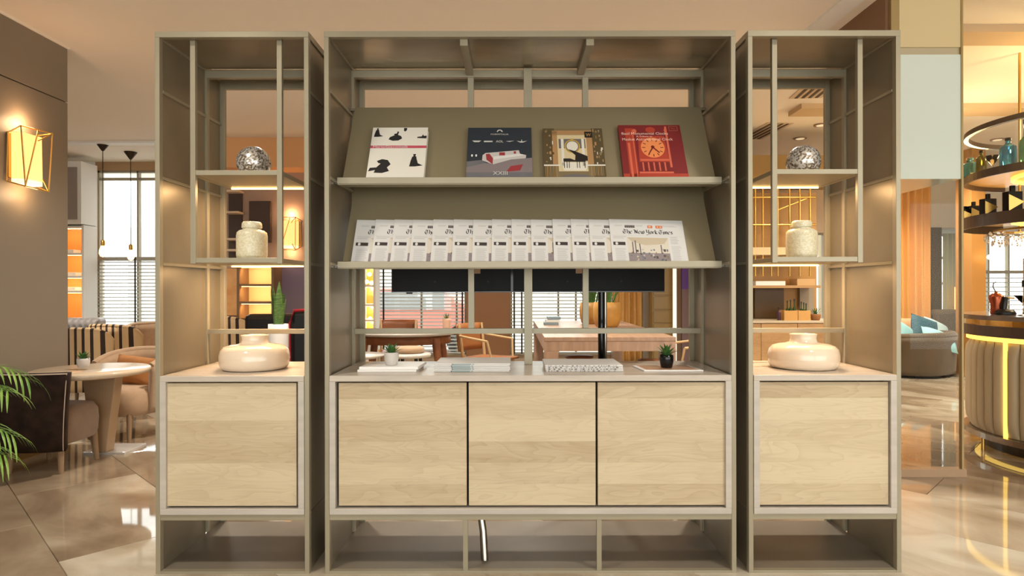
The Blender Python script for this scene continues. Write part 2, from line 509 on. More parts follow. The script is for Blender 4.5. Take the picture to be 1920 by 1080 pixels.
window(6, XX(1524, FAR), XX(1549, FAR), 0.6, 1.95, FAR, ())
blind(W1[0] + 0.01, W1[1] - 0.01, 0.45, 1.62, FAR - 0.04, 'white slatted blind half lowered in the tall window behind the cafe chairs', tapes=(XX(190, FAR), XX(262, FAR)))
blind(W2[0] + 0.01, W2[1] - 0.01, 0.24, 2.15, FAR - 0.04, 'white slatted blind seen behind the walnut round table', tapes=(XX(711, FAR), XX(722, FAR), XX(868, FAR)))
blind(W3[0] + 0.01, W3[1] - 0.01, 0.24, 2.15, FAR - 0.04, 'white slatted blind seen behind the long wooden communal table', tapes=(XX(964, FAR), XX(978, FAR)))

# bulkhead over the far left seating
# low partition block with wall lamp, seen through the left bay
PY = 7.9
pw = struct(box('wall_partition', mat('rose_taupe_wall', (168, 138, 116), 0.6), XX(418, PY), XX(672, PY), PY, PY + 0.25, 0, 2.62))
struct(box('trim_6', mat('tan_bulkhead', (214, 160, 108), 0.7), XX(405, PY), XX(680, PY), PY - 0.35, PY + 0.3, 2.62, CH))

# right-hand column with cream head, painted ceiling reflection, clear glass for the mirror below
CY = 3.86
cx0, cx1 = 2.30, XX(1799, CY)
zc1 = ZZ(92, CY); zc2 = ZZ(106, CY); zc3 = ZZ(338, CY)
colr = struct(thing('wall_column', '', '', ((cx0 + cx1) / 2, CY + 0.3, 0)))
del colr['label']; del colr['category']
CREAM = mat('cream_lacquer_panel', (224, 204, 158), 0.25)
REFLP = mat('pale_ceiling_reflection', (226, 236, 226), 0.12)  # mirrored bright ceiling put into a flat pale colour
box('side_fin', mat('brown_lacquer', (128, 94, 66), 0.4), cx0, cx0 + 0.06, CY + 0.02, CY + 0.75, 0.0, CH, colr)
box('head_panel', CREAM, cx0 + 0.07, cx1, CY, CY + 0.6, zc1, CH, colr)
box('shadow_gap', mat('bronze_strip', (196, 182, 150), 0.4), cx0 + 0.07, cx1, CY + 0.012, CY + 0.6, zc2, zc1, colr)
box('reflection_panel', REFLP, cx0 + 0.07, cx1, CY, CY + 0.6, zc3, zc2, colr)
box('edge_trim', mat('dull_brass_trim', (178, 156, 108), 0.45, 0.6), cx1 - 0.004, cx1 + 0.008, CY - 0.006, CY + 0.02, 0.05, CH, colr)
box('edge_trim', mat('dull_brass_trim', (178, 156, 108), 0.45, 0.6), cx0 + 0.02, cx0 + 0.07, CY - 0.006, CY + 0.02, 0.05, CH, colr)
box('mirror_glass_pane', GLASSP, cx0 + 0.07, cx1 - 0.005, CY, CY + 0.008, ZZ(745, CY) + 0.002, zc3 - 0.004, colr)  # clear glass stands in for a mirror, lounge built behind it
box('mirror_glass_pane', GLASSP, cx0 + 0.07, cx1 - 0.005, CY, CY + 0.008, 0.06, ZZ(745, CY) - 0.002, colr)
box('plinth', mat('tan_marble_plinth', (172, 142, 112), 0.25, var=0.1, vscale=5), cx0, cx1 + 0.02, CY - 0.012, CY + 0.05, 0.0, 0.058, colr)

# wall behind the lounge on the right
RY = 9.9
struct(box('wall_lounge', mat('olive_beige_wall', (178, 164, 130), 0.6), 4.9, XX(1760, RY), RY, RY + 0.2, 0, CH))
struct(box('wall_lounge_head', mat('pale_soffit', (214, 204, 184), 0.7), XX(1736, 9.6), 9.2, 9.55, 9.8, 2.07, CH))
struct(box('wall_lounge_head_upper', WHITEP, XX(1760, RY), 9.2, RY, RY + 0.2, 2.0, CH))
struct(box('wall_lounge_sill', BEIGEW, XX(1760, RY), 9.2, RY, RY + 0.2, 0, 0.35))
window(4, XX(1760, RY), XX(1816, RY), 0.35, 2.0, RY, (XX(1782, RY),), (ZZ(485, RY), ZZ(533, RY)))
struct(box('wall_amber_pier', AMBERW, XX(1818, 8.2), XX(1844, 8.2), 8.2, 8.5, 0, CH))
window(5, XX(1822, RY), 9.15, 0.35, 2.0, RY, (XX(1854, RY), XX(1892, RY)), (ZZ(511, RY),))
blind(XX(1802, RY), 9.1, 0.75, 1.42, RY - 0.05, 'white slatted blind low in the bright window behind the bar', pitch=0.07)

# outside: pavement, pale facade, a parked red car glimpsed through the blinds
struct(box('ground_street', mat('pale_street', (190, 188, 184), 0.9), -14, 16, 10.45, 24, -0.35, -0.25))
struct(box('wall_opposite_house', mat('pale_facade', (214, 210, 202), 0.9), -14, 16, 23, 23.5, -0.3, 3.4))
car = thing('parked_car', 'red parked car outside, glimpsed through the middle blind', 'car', (-2.4, 14.0, -0.25))
REDC = mat('red_car_washed_out', (236, 150, 138), 0.4)  # red paled so that the glare outside is in the colour
prof = [(-2.1, 0.25), (-2.1, 0.75), (-1.3, 0.95), (-0.7, 1.42), (0.9, 1.45), (1.5, 1.0), (2.1, 0.9), (2.15, 0.25)]
m = MB(); n = len(prof)
vs_ = [(x - 2.4, 13.2, z - 0.25) for x, z in prof] + [(x - 2.4, 14.8, z - 0.25) for x, z in prof]
m.add(vs_, [tuple(range(n)), tuple(range(n, 2 * n))[::-1]] + [(i, n + i, n + (i + 1) % n, (i + 1) % n) for i in range(n)])
m.build('car_body', REDC, car, bev=0.06)
box('side_glass', mat('pale_car_glass', (170, 176, 180), 0.1), -3.0, -1.4, 13.18, 13.2, 0.72, 1.1, car)
for x in (-1.3, 1.35):
    MB().tube([(x - 2.4, 13.15, 0.08), (x - 2.4, 13.4, 0.08)], 0.33, 20).build('wheel', BLACKM, car)

# ------------------------------------------------------------------ ceiling fittings
def slot_vent(px0, py0, px1, py1, label, n=4):
    Y0 = (CH - EYE) * F / (540 - py0); Y1 = (CH - EYE) * F / (540 - py1)
    a = Vector((XX(px0, Y0), Y0, CH - 0.004)); b = Vector((XX(px1, Y1), Y1, CH - 0.004))
    v = thing('ceiling_vent', label, 'vent', (a + b) / 2)
    d = (b - a).normalized(); s_ = Vector((0, 0, 1)).cross(d)
    MB().bar(a, b, 0.30, 0.006).build('vent_frame', mat('vent_white', (206, 186, 162), 0.6), v)
    for k in range(n):
        o = s_ * (k - (n - 1) / 2) * 0.062 + Vector((0, 0, -0.005))
        MB().bar(a + o + d * 0.02, b + o - d * 0.02, 0.026, 0.006).build('slot', mat('vent_slot_dark', (92, 78, 66), 0.8), v)
slot_vent(1575, 130, 1508, 186, 'slotted ceiling vent above the right bay, nearer the unit top')
slot_vent(1462, 232, 1404, 262, 'slotted ceiling vent further off, seen beside the right hanging posts')
def downlight(px, py, label):
    Y = (CH - EYE) * F / (540 - py)
    d = thing('downlight', label, 'downlight', (XX(px, Y), Y, CH))
    MB().lathe([(0.075, -0.012), (0.075, 0.004)], 20, (XX(px, Y), Y, CH)).build('trim_ring', mat('downlight_ring', (150, 128, 104), 0.5), d)
    MB().lathe([(0.05, -0.014), (0.05, -0.004)], 20, (XX(px, Y), Y, CH)).build('lens', mat('downlight_lens', (200, 190, 170), 0.3, emit=(255, 225, 180), estr=0.6), d)
downlight(1498, 261, 'round ceiling downlight just above the right glittering globe')
downlight(1537, 236, 'round ceiling downlight near the right back post of right bay')
downlight(1866, 264, 'round ceiling downlight seen above the blue bar bottle')
for k, (x, y) in enumerate(((-1.6, 1.4), (1.6, 1.4), (-1.6, 4.6), (1.6, 4.6), (-4.9, 6.4), (3.6, 6.2), (0.0, 6.6), (5.4, 7.8), (5.6, 5.6), (3.5, 1.7))):
    lamp('fill_spot_%d' % k, 'SPOT', (x, y, CH - 0.03), (60 if x > 3 and y < 3 else 170 if y < 3 else 320), WARMW, 0.12, math.radians(140), (0, 0, 0), 0.9)  # added spots without fixtures, to brighten floor, ceiling and bar
def pendant(px, py_ceil, py_bulb, label):
    Y = (CH - EYE) * F / (540 - py_ceil)
    x = XX(px, Y); zb = ZZ(py_bulb, Y)
    p = thing('pendant_lamp', label, 'lamp', (x, Y, CH))
    MB().lathe([(0.012, -0.10), (0.03, -0.075), (0.075, -0.01), (0.078, 0.0)], 20, (x, Y, CH)).build('canopy', mat('dark_bronze', (64, 52, 42), 0.4, 0.6), p)
    MB().tube([(x, Y, CH - 0.1), (x, Y, zb + 0.14)], 0.005, 6).build('cord', BLACKM, p)
    MB().lathe([(0.02, 0.08), (0.024, 0.10), (0.024, 0.14), (0.006, 0.16)], 16, (x, Y, zb)).build('socket', GOLD, p)
    MB().lathe([(0.003, -0.06), (0.03, -0.045), (0.045, -0.01), (0.04, 0.03), (0.022, 0.08)], 16, (x, Y, zb)).build('bulb', mat('glowing_bulb', (255, 220, 170), 0.2, emit=(255, 196, 120), estr=5), p)
pendant(197, 268, 472, 'bare bulb pendant on a long cord, nearer one before the tall window')
pendant(249, 285, 479, 'bare bulb pendant on a long cord, further one before the tall window')
# ------------------------------------------------------------------ shelving units
PXM = FY / F
def fx(px): return (px - 960) * PXM
def fz(py): return EYE - (py - 540) * PXM
TOPZ = fz(60)
PW = 0.019
JO = (fz(494), fz(332), fz(169))
ZC0, ZC1 = fz(962), fz(703)

def frame(root, xl, xr):
    # corner posts, middle posts, rails
    for x in (xl, xr - PW):
        box('frame_post', TAUPE, x, x + PW, FY, FY + 0.026, 0, TOPZ - 0.024, root, 0.0015)
        box('frame_post', TAUPE, *((x, x + 0.034) if x == xl else (x + PW - 0.034, x + PW)), BY - 0.024, BY, 0, TOPZ - 0.024, root, 0.0015)
    for x, s_ in ((xl, 1), (xr, -1)):
        a, b = sorted((x + s_ * 0.001, x + s_ * (PW + 0.004)))
        box('middle_post', TAUPE, a, b, MY - 0.012, MY + 0.012, 0.03, TOPZ - 0.024, root, 0.001)
        pa, pb = sorted((x + s_ * 0.006, x + s_ * 0.012))
        zs = [-0.002, ZC0] + list(JO) + [TOPZ - 0.024]
        for z0, z1 in zip(zs[:-1], zs[1:]):
            box('side_panel', PEWTER, pa, pb, FY + 0.026, MY - 0.012, z0 + 0.002, z1 - 0.002, root)
            box('side_panel', PEWTER, pa, pb, MY + 0.012, BY - 0.024, z0 + 0.002, z1 - 0.002, root)
        for z in JO:
            ba, bb = sorted((x + s_ * 0.002, x + s_ * 0.021))
            box('panel_rail', TAUPE, ba, bb, FY + 0.026, MY - 0.012, z - 0.006, z + 0.006, root, 0.001)
            box('panel_rail', TAUPE, ba, bb, MY + 0.012, BY - 0.024, z - 0.006, z + 0.006, root, 0.001)
        ra, rb = sorted((x, x + s_ * PW))
        box('top_side_rail', TAUPE, ra, rb, FY + 0.026, BY - 0.024, TOPZ - 0.024, TOPZ, root)
    box('top_rail', TAUPE, xl, xr, FY, FY + 0.026, TOPZ - 0.024, TOPZ, root, 0.0015)
    box('top_rail', TAUPE, xl, xr, BY - 0.024, BY, TOPZ - 0.024, TOPZ, root, 0.0015)
    box('lower_rail', TAUPE, xl + PW, xr - PW, FY + 0.002, FY + 0.026, ZC0 - 0.024, ZC0 - 0.001, root, 0.001)
    box('roof_rail', TAUPE, xl + PW, xr - PW, MY - 0.015, MY + 0.015, TOPZ - 0.058, TOPZ - 0.026, root, 0.001)
    box('roof_rail', TAUPE, xl + PW, xr - PW, BY - 0.022, BY - 0.002, TOPZ - 0.062, TOPZ - 0.025, root, 0.001)
    box('base_plate', mat('taupe_base_metal', (130, 120, 106), 0.42, 0.15, var=0.12, vscale=3), xl + 0.012, xr - 0.012, FY + 0.026, BY - 0.024, 0.004, 0.022, root)
    box('base_rail', TAUPE, xl + PW, xr - PW, FY, FY + 0.026, 0.0, 0.022, root, 0.001)

def cabinet(root, x0, x1, doors, y1=3.06):
    t = 0.024; yf = FY - 0.004
    box('top_board', TOPW, x0, x1, yf, y1, ZC1 - t, ZC1, root, 0.002)
    box('bottom_board', LIME, x0, x1, yf, y1, ZC0, ZC0 + t, root, 0.002)
    box('side_board', LIME, x0, x0 + t, yf, y1, ZC0 + t, ZC1 - t, root, 0.001)
    box('side_board', LIME, x1 - t, x1, yf, y1, ZC0 + t, ZC1 - t, root, 0.001)
    box('back_board', DARK, x0 + t, x1 - t, yf + 0.05, yf + 0.06, ZC0 + t, ZC1 - t, root)
    for a, b in doors:
        box('door', OAK, a, b, yf + 0.012, yf + 0.034, fz(947), fz(717), root, 0.0015)

# ---- central rack
CXL, CXR = fx(610), fx(1378)
cu = thing('magazine_rack', 'wide taupe metal magazine rack with two sloping display shelves', 'shelving', ((CXL + CXR) / 2, FY + 0.285, 0))
frame(cu, CXL, CXR)
RIBM = mat('ribbed_roof_metal', (164, 152, 128), 0.27, 0.6, var=0.2, vscale=1.6, stretch=(1, 4, 1))
bx = [CXL + PW, fx(870), fx(1108), CXR - PW]
for a, b in zip(bx[:-1], bx[1:]):
    box('roof_panel', RIBM, a + 0.004, b - 0.004, FY + 0.026, MY - 0.015, TOPZ - 0.018, TOPZ - 0.010, cu)
box('roof_panel', RIBM, bx[0] + 0.004, bx[-1] - 0.004, MY + 0.015, BY - 0.024, TOPZ - 0.018, TOPZ - 0.010, cu)
for x in bx[1:3]:
    box('roof_beam', TAUPE, x - 0.016, x + 0.016, FY + 0.026, MY - 0.015, TOPZ - 0.05, TOPZ - 0.018, cu, 0.001)
# rear posts and cross bar
ZX = ZZ(620, MY)
for px in (884, 1097):
    x = XX(px, MY)
    box('rear_post', TAUPE, x - 0.014, x + 0.014, MY - 0.012, MY + 0.012, ZX + 0.013, TOPZ - 0.058, cu, 0.001)
x = XX(990, MY - 0.02)
box('rear_post', TAUPE, x - 0.019, x + 0.019, MY - 0.045, MY - 0.017, ZC1 + 0.001, TOPZ - 0.026, cu, 0.001)
box('cross_bar', TAUPE, CXL + PW + 0.005, CXR - PW - 0.005, MY - 0.0125, MY + 0.0125, ZX - 0.0125, ZX + 0.0125, cu, 0.001)
for px in (872, 1122):
    x = fx(px)
    box('lower_post', TAUPE, x - 0.010, x + 0.010, FY + 0.004, FY + 0.024, 0.022, ZC0 - 0.024, cu, 0.001)
MB().tube([(XX(908, 2.66), 2.66, 0.023), (XX(905, 2.66), 2.68, 0.14), (XX(898, 2.70), 2.71, 0.245)], 0.0155, 16).build('support_leg', CHROME, cu)
# sloping display shelves
SY0, SY1, SH = 2.69, 2.915, 0.389
SA = math.atan2(SH, SY1 - SY0); SL = math.hypot(SH, SY1 - SY0)
def slope(z0, name='display_shelf'):
    xa, xb = CXL + PW + 0.018, CXR - PW - 0.018
    m = MB(); t = 0.012
    ny, nz = math.sin(SA) * t, -math.cos(SA) * t
    vs_ = []
    for x in (xa, xb):
        vs_ += [(x, SY0, z0), (x, SY1, z0 + SH), (x, SY1 + ny, z0 + SH + nz), (x, SY0 + ny, z0 + nz)]
    m.add(vs_, [(0, 1, 2, 3), (7, 6, 5, 4), (0, 4, 5, 1), (1, 5, 6, 2), (2, 6, 7, 3), (3, 7, 4, 0)])
    s_ = m.build(name, DISPLAY, cu)
    box('lip', TAUPE, xa - 0.006, xb + 0.006, SY0 - 0.052, SY0 - 0.046, z0 - 0.008, z0 + 0.018, s_, 0.001)
    box('ledge', TAUPE, xa - 0.006, xb + 0.006, SY0 - 0.046, SY0 + 0.02, z0 - 0.012, z0 - 0.004, s_, 0.001)
    for x, d in ((xa, -1), (xb, 1)):
        MB().bar((x, SY0 - 0.02, z0), (x + d * 0.022, SY0 - 0.02, z0), 0.02, 0.012).build('bracket', CHROME, s_)
        MB().bar((x, SY1 + 0.005, z0 + SH - 0.01), (x + d * 0.022, SY1 + 0.005, z0 + SH - 0.01), 0.02, 0.012).build('bracket', CHROME, s_)
    return s_
ZU, ZL = 1.616, 1.264
slope(ZU); slope(ZL)

cc = thing('cabinet', 'long low whitewashed cabinet with three pale oak doors under magazine rack', 'cabinet', ((CXL + CXR) / 2, FY + 0.25, ZC0))
cabinet(cc, CXL + PW + 0.001, CXR - PW - 0.001, [(fx(635), fx(874.5)), (fx(878.5), fx(1116)), (fx(1120), fx(1358))])

# ---- side units
def side_unit(xl, xr, pa, pb, lab, clab, dx0, dx1, right):
    u = thing('display_shelving', lab, 'shelving', ((xl + xr) / 2, FY + 0.285, 0))
    frame(u, xl, xr)
    box('roof_panel', PEWTER, xl + PW + 0.003, xr - PW - 0.003, FY + 0.026, MY - 0.015, TOPZ - 0.018, TOPZ - 0.010, u)
    box('roof_panel', PEWTER, xl + PW + 0.003, xr - PW - 0.003, MY + 0.015, BY - 0.024, TOPZ - 0.018, TOPZ - 0.010, u)
    # hanging shelf box
    hy = FY + 0.045
    xa, xb = XX(pa, hy), XX(pb, hy)
    z2 = ZZ(492, hy) - 0.004; z1 = ZZ(329, hy)
    for x in (xa, xb):
        box('hanging_post', TAUPE, x - 0.0105, x + 0.0105, hy - 0.010, hy + 0.010, z2, TOPZ - 0.018, u, 0.001)
    for z in (z1, ZZ(492, hy)):
        s_ = box('shelf', TAUPE, xa + 0.0105, xb - 0.0105, hy - 0.008, MY - 0.03, z, z + 0.020, u, 0.001)
        for x, d in ((xa, 1), (xb, -1)):
            MB().bar((x, hy + 0.010, z + 0.008), (x, MY - 0.03, z + 0.008), 0.019, 0.018).build('shelf_rail', TAUPE, s_)
        box('led_strip', LED, xa + 0.012, xb - 0.012, MY - 0.040, MY - 0.032, z - 0.007, z - 0.001, s_)
        l = area('shelf_led', ((xa + xb) / 2, MY - 0.045, z - 0.012), (0, 0, 0), xb - xa - 0.04, 0.012, 4.5, WARM)
    box('cross_bar', TAUPE, xl + PW + 0.005, xr - PW - 0.005, MY - 0.011, MY + 0.011, ZX - 0.011, ZX + 0.011, u, 0.001)
    c = thing('cabinet', clab, 'cabinet', ((xl + xr) / 2, FY + 0.25, ZC0))
    cabinet(c, xl + PW + 0.001, xr - PW - 0.001, [(fx(dx0), fx(dx1))])
    return u
LXL, LXR = fx(294), fx(581)
RXL, RXR = fx(1401), fx(1686)
side_unit(LXL, LXR, 367, 528, 'tall narrow taupe display unit next to the wall with the lamp', 'square whitewashed cabinet with one pale oak door, nearest the cafe chairs', 314, 556, False)
side_unit(RXL, RXR, 1449, 1608, 'tall narrow taupe display unit beside the mirror-like column', 'square whitewashed cabinet with one pale oak door, nearest the curved bar', 1421, 1664, True)

# ------------------------------------------------------------------ ornaments
SILVER = speckle_mat('crackled_mercury_glass', (250, 244, 236), (138, 122, 104), 150, 0.22, 0.6, 1.0)
SPECK = speckle_mat('speckled_cream_glaze', (222, 214, 190), (208, 198, 160), 190, 0.35)
hy = FY + 0.045
Z1 = ZZ(329, hy) + 0.020; Z2 = ZZ(492, hy) + 0.020
def globe(px, lab):
    Y = 2.78; x = XX(px, Y); r = 0.072
    prof = [(0.0, 0.0)] + [(r * math.sin(a), r * 0.93 - r * math.cos(a)) for a in [0.42 + (PI - 0.42) * k / 22 for k in range(23)]]
    prof[0] = (0.0001, prof[1][1])
    tag(MB().lathe(prof, 40, (x, Y, Z1 + 0.0005 - prof[1][1])).build('glass_globe', SILVER), lab, 'ornament', 'glittering globes on the upper hanging shelves')
globe(478.5, 'glittering crackled silver globe on the upper shelf of the left unit')
globe(1504, 'glittering crackled silver globe on the upper shelf of the right unit')
def jar(px, lab):
    Y = 2.78; x = XX(px, Y); c = (x, Y, Z2 + 0.0005)
    j = thing('ginger_jar', lab, 'jar', c, 'speckled jars on the lower hanging shelves')
    MB().lathe([(0.054, 0), (0.062, 0.004), (0.065, 0.02), (0.065, 0.105), (0.062, 0.119), (0.052, 0.128), (0.038, 0.132), (0.038, 0.140)], 36, c).build('jar_body', SPECK, j)
    MB().lathe([(0.042, 0.139), (0.0425, 0.143), (0.0415, 0.160), (0.036, 0.166), (0.0005, 0.168)], 36, c).build('lid', SPECK, j)
jar(475, 'speckled cream lidded jar on the lower shelf of the left unit')
jar(1500.5, 'speckled cream lidded jar on the lower shelf of the right unit')
def vase(px, lab):
    Y = 2.79; x = XX(px, Y); c = (x, Y, ZC1 + 0.0005)
    tag(MB().lathe([(0.118, 0), (0.136, 0.004), (0.144, 0.018), (0.147, 0.04), (0.1465, 0.064), (0.141, 0.084), (0.126, 0.099), (0.10, 0.106), (0.072, 0.109),
                    (0.058, 0.115), (0.054, 0.130), (0.057, 0.146), (0.057, 0.149), (0.051, 0.149), (0.047, 0.135), (0.047, 0.11), (0.0005, 0.10)], 56, c).build('squat_vase', CERAM), lab, 'vase', 'squat vases on the side cabinets')
vase(480, 'squat glossy cream vase with short neck on the left cabinet')
vase(1503, 'squat glossy cream vase with short neck on the right cabinet')

# ------------------------------------------------------------------ newspapers on the lower slope
GLY = {
 'T': (.80, [[(-.04, .86), (.22, 1.02), (.5, .92), (.84, 1.04)], [(.28, .84), (.06, .5), (.16, .1), (.46, 0), (.74, .16)], [(.5, .92), (.46, .22)]]),
 'h': (.56, [[(.1, 1), (.1, .05)], [(.1, .5), (.3, .65), (.45, .5), (.45, .1), (.35, -.15)]]),
 'e': (.5, [[(.42, .12), (.2, 0), (.08, .15), (.08, .5), (.28, .65), (.42, .5), (.1, .3)]]),
 'N': (.92, [[(.0, .8), (.15, 1), (.3, .85), (.3, .1), (.1, 0)], [(.3, .85), (.72, .1)], [(.72, .1), (.72, .8), (.85, 1)]]),
 'w': (.74, [[(.05, .6), (.12, .1), (.25, 0), (.35, .15), (.35, .6)], [(.35, .15), (.5, 0), (.62, .15), (.62, .6), (.5, .7)]]),
 'Y': (.76, [[(.0, .9), (.12, 1), (.2, .85), (.2, .4), (.35, .3), (.6, .4)], [(.6, 1), (.6, -.1), (.4, -.25), (.1, -.2)]]),
 'o': (.52, [[(.25, 0), (.08, .12), (.08, .5), (.25, .65), (.42, .5), (.42, .12), (.25, 0)]]),
 'r': (.46, [[(.08, .6), (.12, .05)], [(.12, .5), (.3, .65), (.4, .55)]]),
 'k': (.54, [[(.1, 1), (.1, .0)], [(.1, .4), (.35, .65), (.35, .5), (.15, .35), (.45, 0)]]),
 'i': (.28, [[(.08, .6), (.1, .05), (.2, 0)], [(.1, .8), (.14, .86)]]),
 'm': (.68, [[(.05, .6), (.08, .05)], [(.08, .5), (.22, .65), (.3, .5), (.3, .05)], [(.3, .5), (.45, .65), (.55, .5), (.55, .05)]]),
 's': (.5, [[(.4, .55), (.2, .65), (.08, .5), (.4, .2), (.3, .03), (.05, .05)]]),
 ' ': (.22, [])}
def blackletter(m, text, x0, y0, width, h, z, mi=0):
    tot = sum(GLY[c][0] for c in text); k = width / tot; x = 0.0
    nb = Vector((0.075, 0.05))
    for c in text:
        w, strokes = GLY[c]
        for st in strokes:
            for a, b in zip(st[:-1], st[1:]):
                q = []
                for p_, sg in ((a, -1), (a, 1), (b, 1), (b, -1)):
                    q.append((x0 + (x + p_[0] + nb.x * sg) * k, y0 + (p_[1] + nb.y * sg) * h, z))
                m.add(q, [(0, 1, 2, 3)], mi); z += 1e-7
        x += w
NW, NH = 0.328, 0.228
def make_paper():
    r = thing('newspaper', 'x', 'newspaper', (0, 0, 0), 'newspapers fanned out along the lower display shelf')
    MB().box(0, NW, 0, NH, 0, 0.0032).build('folded_pages', PAPER, r, 0.0008)
    z = 0.0036
    m = MB(); blackletter(m, 'The New York Times', 0.056, 0.1520, 0.222, 0.022, z)
    m.build('masthead', INK, r)
    m = MB()
    rnd = random.Random(3)
    def lines(x0, x1, y0, y1, dy, th):
        y = y1
        while y > y0:
            m.rect(x0, x1 - rnd.random() * 0.25 * (x1 - x0), y, y + th, z, 0); y -= dy
    lines(0.022, 0.062, 0.187, 0.196, 0.005, 0.0016)
    lines(0.116, 0.15, 0.187, 0.196, 0.005, 0.0016)
    lines(0.226, 0.30, 0.187, 0.196, 0.005, 0.0016)
    lines(0.012, 0.070, 0.118, 0.134, 0.008, 0.0022)
    lines(0.016, 0.066, 0.006, 0.072, 0.0062, 0.0018)
    lines(0.262, 0.300, 0.098, 0.134, 0.008, 0.0026)
    lines(0.262, 0.305, 0.008, 0.088, 0.0062, 0.0016)
    m.rect(0.006, 0.312, 0.141, 0.1416, z, 0)
    m.build('text_columns', INKG, r)
    # dark advert strip
    m = MB(); m.rect(0.010, 0.063, 0.090, 0.107, z, 0); m.disc(0.025, 0.0985, 0.006, 0.0075, z + 1e-4, 1)
    m.build('advert', [mat('advert_dark', (66, 58, 54), 0.8), PAPER], r)
    # top picture strip: dark picture and two orange ones
    SO = mat('strip_orange', (206, 110, 66), 0.8); SP = mat('strip_peach', (236, 186, 150), 0.8)
    m = MB(); m.rect(0.067, 0.112, 0.183, 0.197, z, 0)
    for k in range(5): m.rect(0.069 + k * 0.0085, 0.073 + k * 0.0085, 0.184, 0.190 + 0.004 * rnd.random(), z + 1e-4, 1)
    m.build('top_picture', [INKM, mat('strip_dark', (62, 58, 56), 0.8)], r)
    m = MB(); m.rect(0.168, 0.190, 0.183, 0.197, z, 0); m.rect(0.172, 0.184, 0.187, 0.193, z + 1e-4, 1); m.build('top_picture', [SO, SP], r)
    m = MB(); m.rect(0.204, 0.234, 0.183, 0.197, z, 0); m.rect(0.209, 0.217, 0.187, 0.193, z + 1e-4, 1); m.rect(0.222, 0.230, 0.187, 0.193, z + 1e-4, 1); m.build('top_picture', [SO, SP], r)
    # front page photograph: a pale hall with a crowd
    m = MB(); a, b = 0.072, 0.252; y0, y1 = 0.008, 0.132
    m.rect(a, b, y0, y1, z, 0)
    m.flat([(a, y1), (b, y1), (b - 0.02, 0.100), (0.15, 0.092), (a + 0.02, 0.110)], z + 1e-4, 1)
    m.rect(a, b, y0, 0.052, z + 1e-4, 2)
    for k in range(46):
        x = a + 0.006 + rnd.random() * (b - a - 0.014); y = y0 + 0.004 + rnd.random() * 0.056
        w = 0.003 + rnd.random() * 0.008; h = 0.003 + rnd.random() * 0.010
        m.rect(x, x + w, y, y + h, z + 2e-4 + k * 2e-6, 3 + rnd.randrange(4))
    for x, h in ((0.092, 0.058), (0.104, 0.066), (0.123, 0.05), (0.215, 0.045)):
        m.rect(x, x + 0.004, 0.05, 0.05 + h, z + 3e-4, 3)
    m.build('front_photo', [mat('photo_cream', (214, 204, 188), 0.8), mat('photo_tan', (196, 180, 156), 0.8), mat('photo_mauve', (142, 130, 130), 0.8),
                            mat('photo_dark', (84, 78, 78), 0.8), mat('photo_steel', (108, 116, 126), 0.8), mat('photo_brown', (134, 112, 94), 0.8), mat('photo_pale', (190, 184, 178), 0.8)], r)
    return r
tops = [672, 707, 742, 776, 814, 852, 888, 923, 959, 995, 1035, 1069, 1102, 1140]
ORD = ['leftmost newspaper', 'second newspaper from the left', 'third newspaper from the left', 'fourth newspaper from the left', 'fifth newspaper from the left',
       'sixth newspaper from the left', 'seventh newspaper from the left', 'seventh newspaper from the right', 'sixth newspaper from the right', 'fifth newspaper from the right',
       'fourth newspaper from the right', 'third newspaper from the right', 'second newspaper from the right, just behind the uncovered one', 'rightmost newspaper, its whole front page uncovered,']
proto = make_paper()
papers = [proto] + [copy_tree(proto) for _ in tops[1:]]
for i, (o, px) in enumerate(zip(papers, tops)):
    o['label'] = ORD[i] + ' in the overlapping row on the rack'
    if i == 12: o['label'] = 'second newspaper from the right, partly covered by the rightmost one'
    if i == 13: o['label'] = 'rightmost newspaper of the row, its whole front page uncovered'
    # every sheet is turned slightly, its left edge lying on the sheets before it, its right edge on the slope
    th = 0.044
    nv = Vector((0, -math.sin(SA), math.cos(SA))); uv = Vector((0, math.cos(SA), math.sin(SA)))
    base = Vector((0, SY0, ZL)) + nv * (0.001 + NW * math.sin(th)) + uv * (0.003 + (0.0015 if i % 3 else 0.0))
    Yt = base.y + 0.12
    o.location = (XX(px, Yt), base.y, base.z)
    o.rotation_mode = 'QUATERNION'
    o.rotation_quaternion = (Matrix.Rotation(SA, 3, 'X') @ Matrix.Rotation(th, 3, 'Y')).to_quaternion()

# ------------------------------------------------------------------ books on the upper slope
def book(px, w, h, t, label, covercol, name='book'):
    r = thing(name, label, 'book', (0, 0, 0))
    MB().box(0.0025, w - 0.002, 0.002, h - 0.002, 0.0022, t - 0.0022).build('page_block', PAPER, r)
    c = mat(name + '_cover_' + label.split()[0], covercol, 0.3)
    MB().box(0, w, 0, h, t - 0.0022, t).build('front_cover', c, r, 0.0006)
    MB().box(0, w, 0, h, 0, 0.0022).build('back_cover', c, r, 0.0006)
    MB().box(0, 0.0025, 0, h, 0.0022, t - 0.0022).build('spine', c, r)
    r.location = (XX(px, SY0), SY0 - 0.0, ZU + 0.0035)
    nv = Vector((0, -math.sin(SA), math.cos(SA))); uv = Vector((0, math.cos(SA), math.sin(SA)))
    r.location += nv * 0.001 + uv * 0.003
    return r
def put(m, name, mats, r):
    # flat print built in the book's own axes
    me_parent = r
    loc = r.location.copy(); r.location = (0, 0, 0)
    o = m.build(name, mats, r); r.location = loc
    return o
_orig_book = book
def book(*a, **k):
    r = _orig_book(*a, **k)
    r.rotation_euler = (SA, 0, 0)
    return r
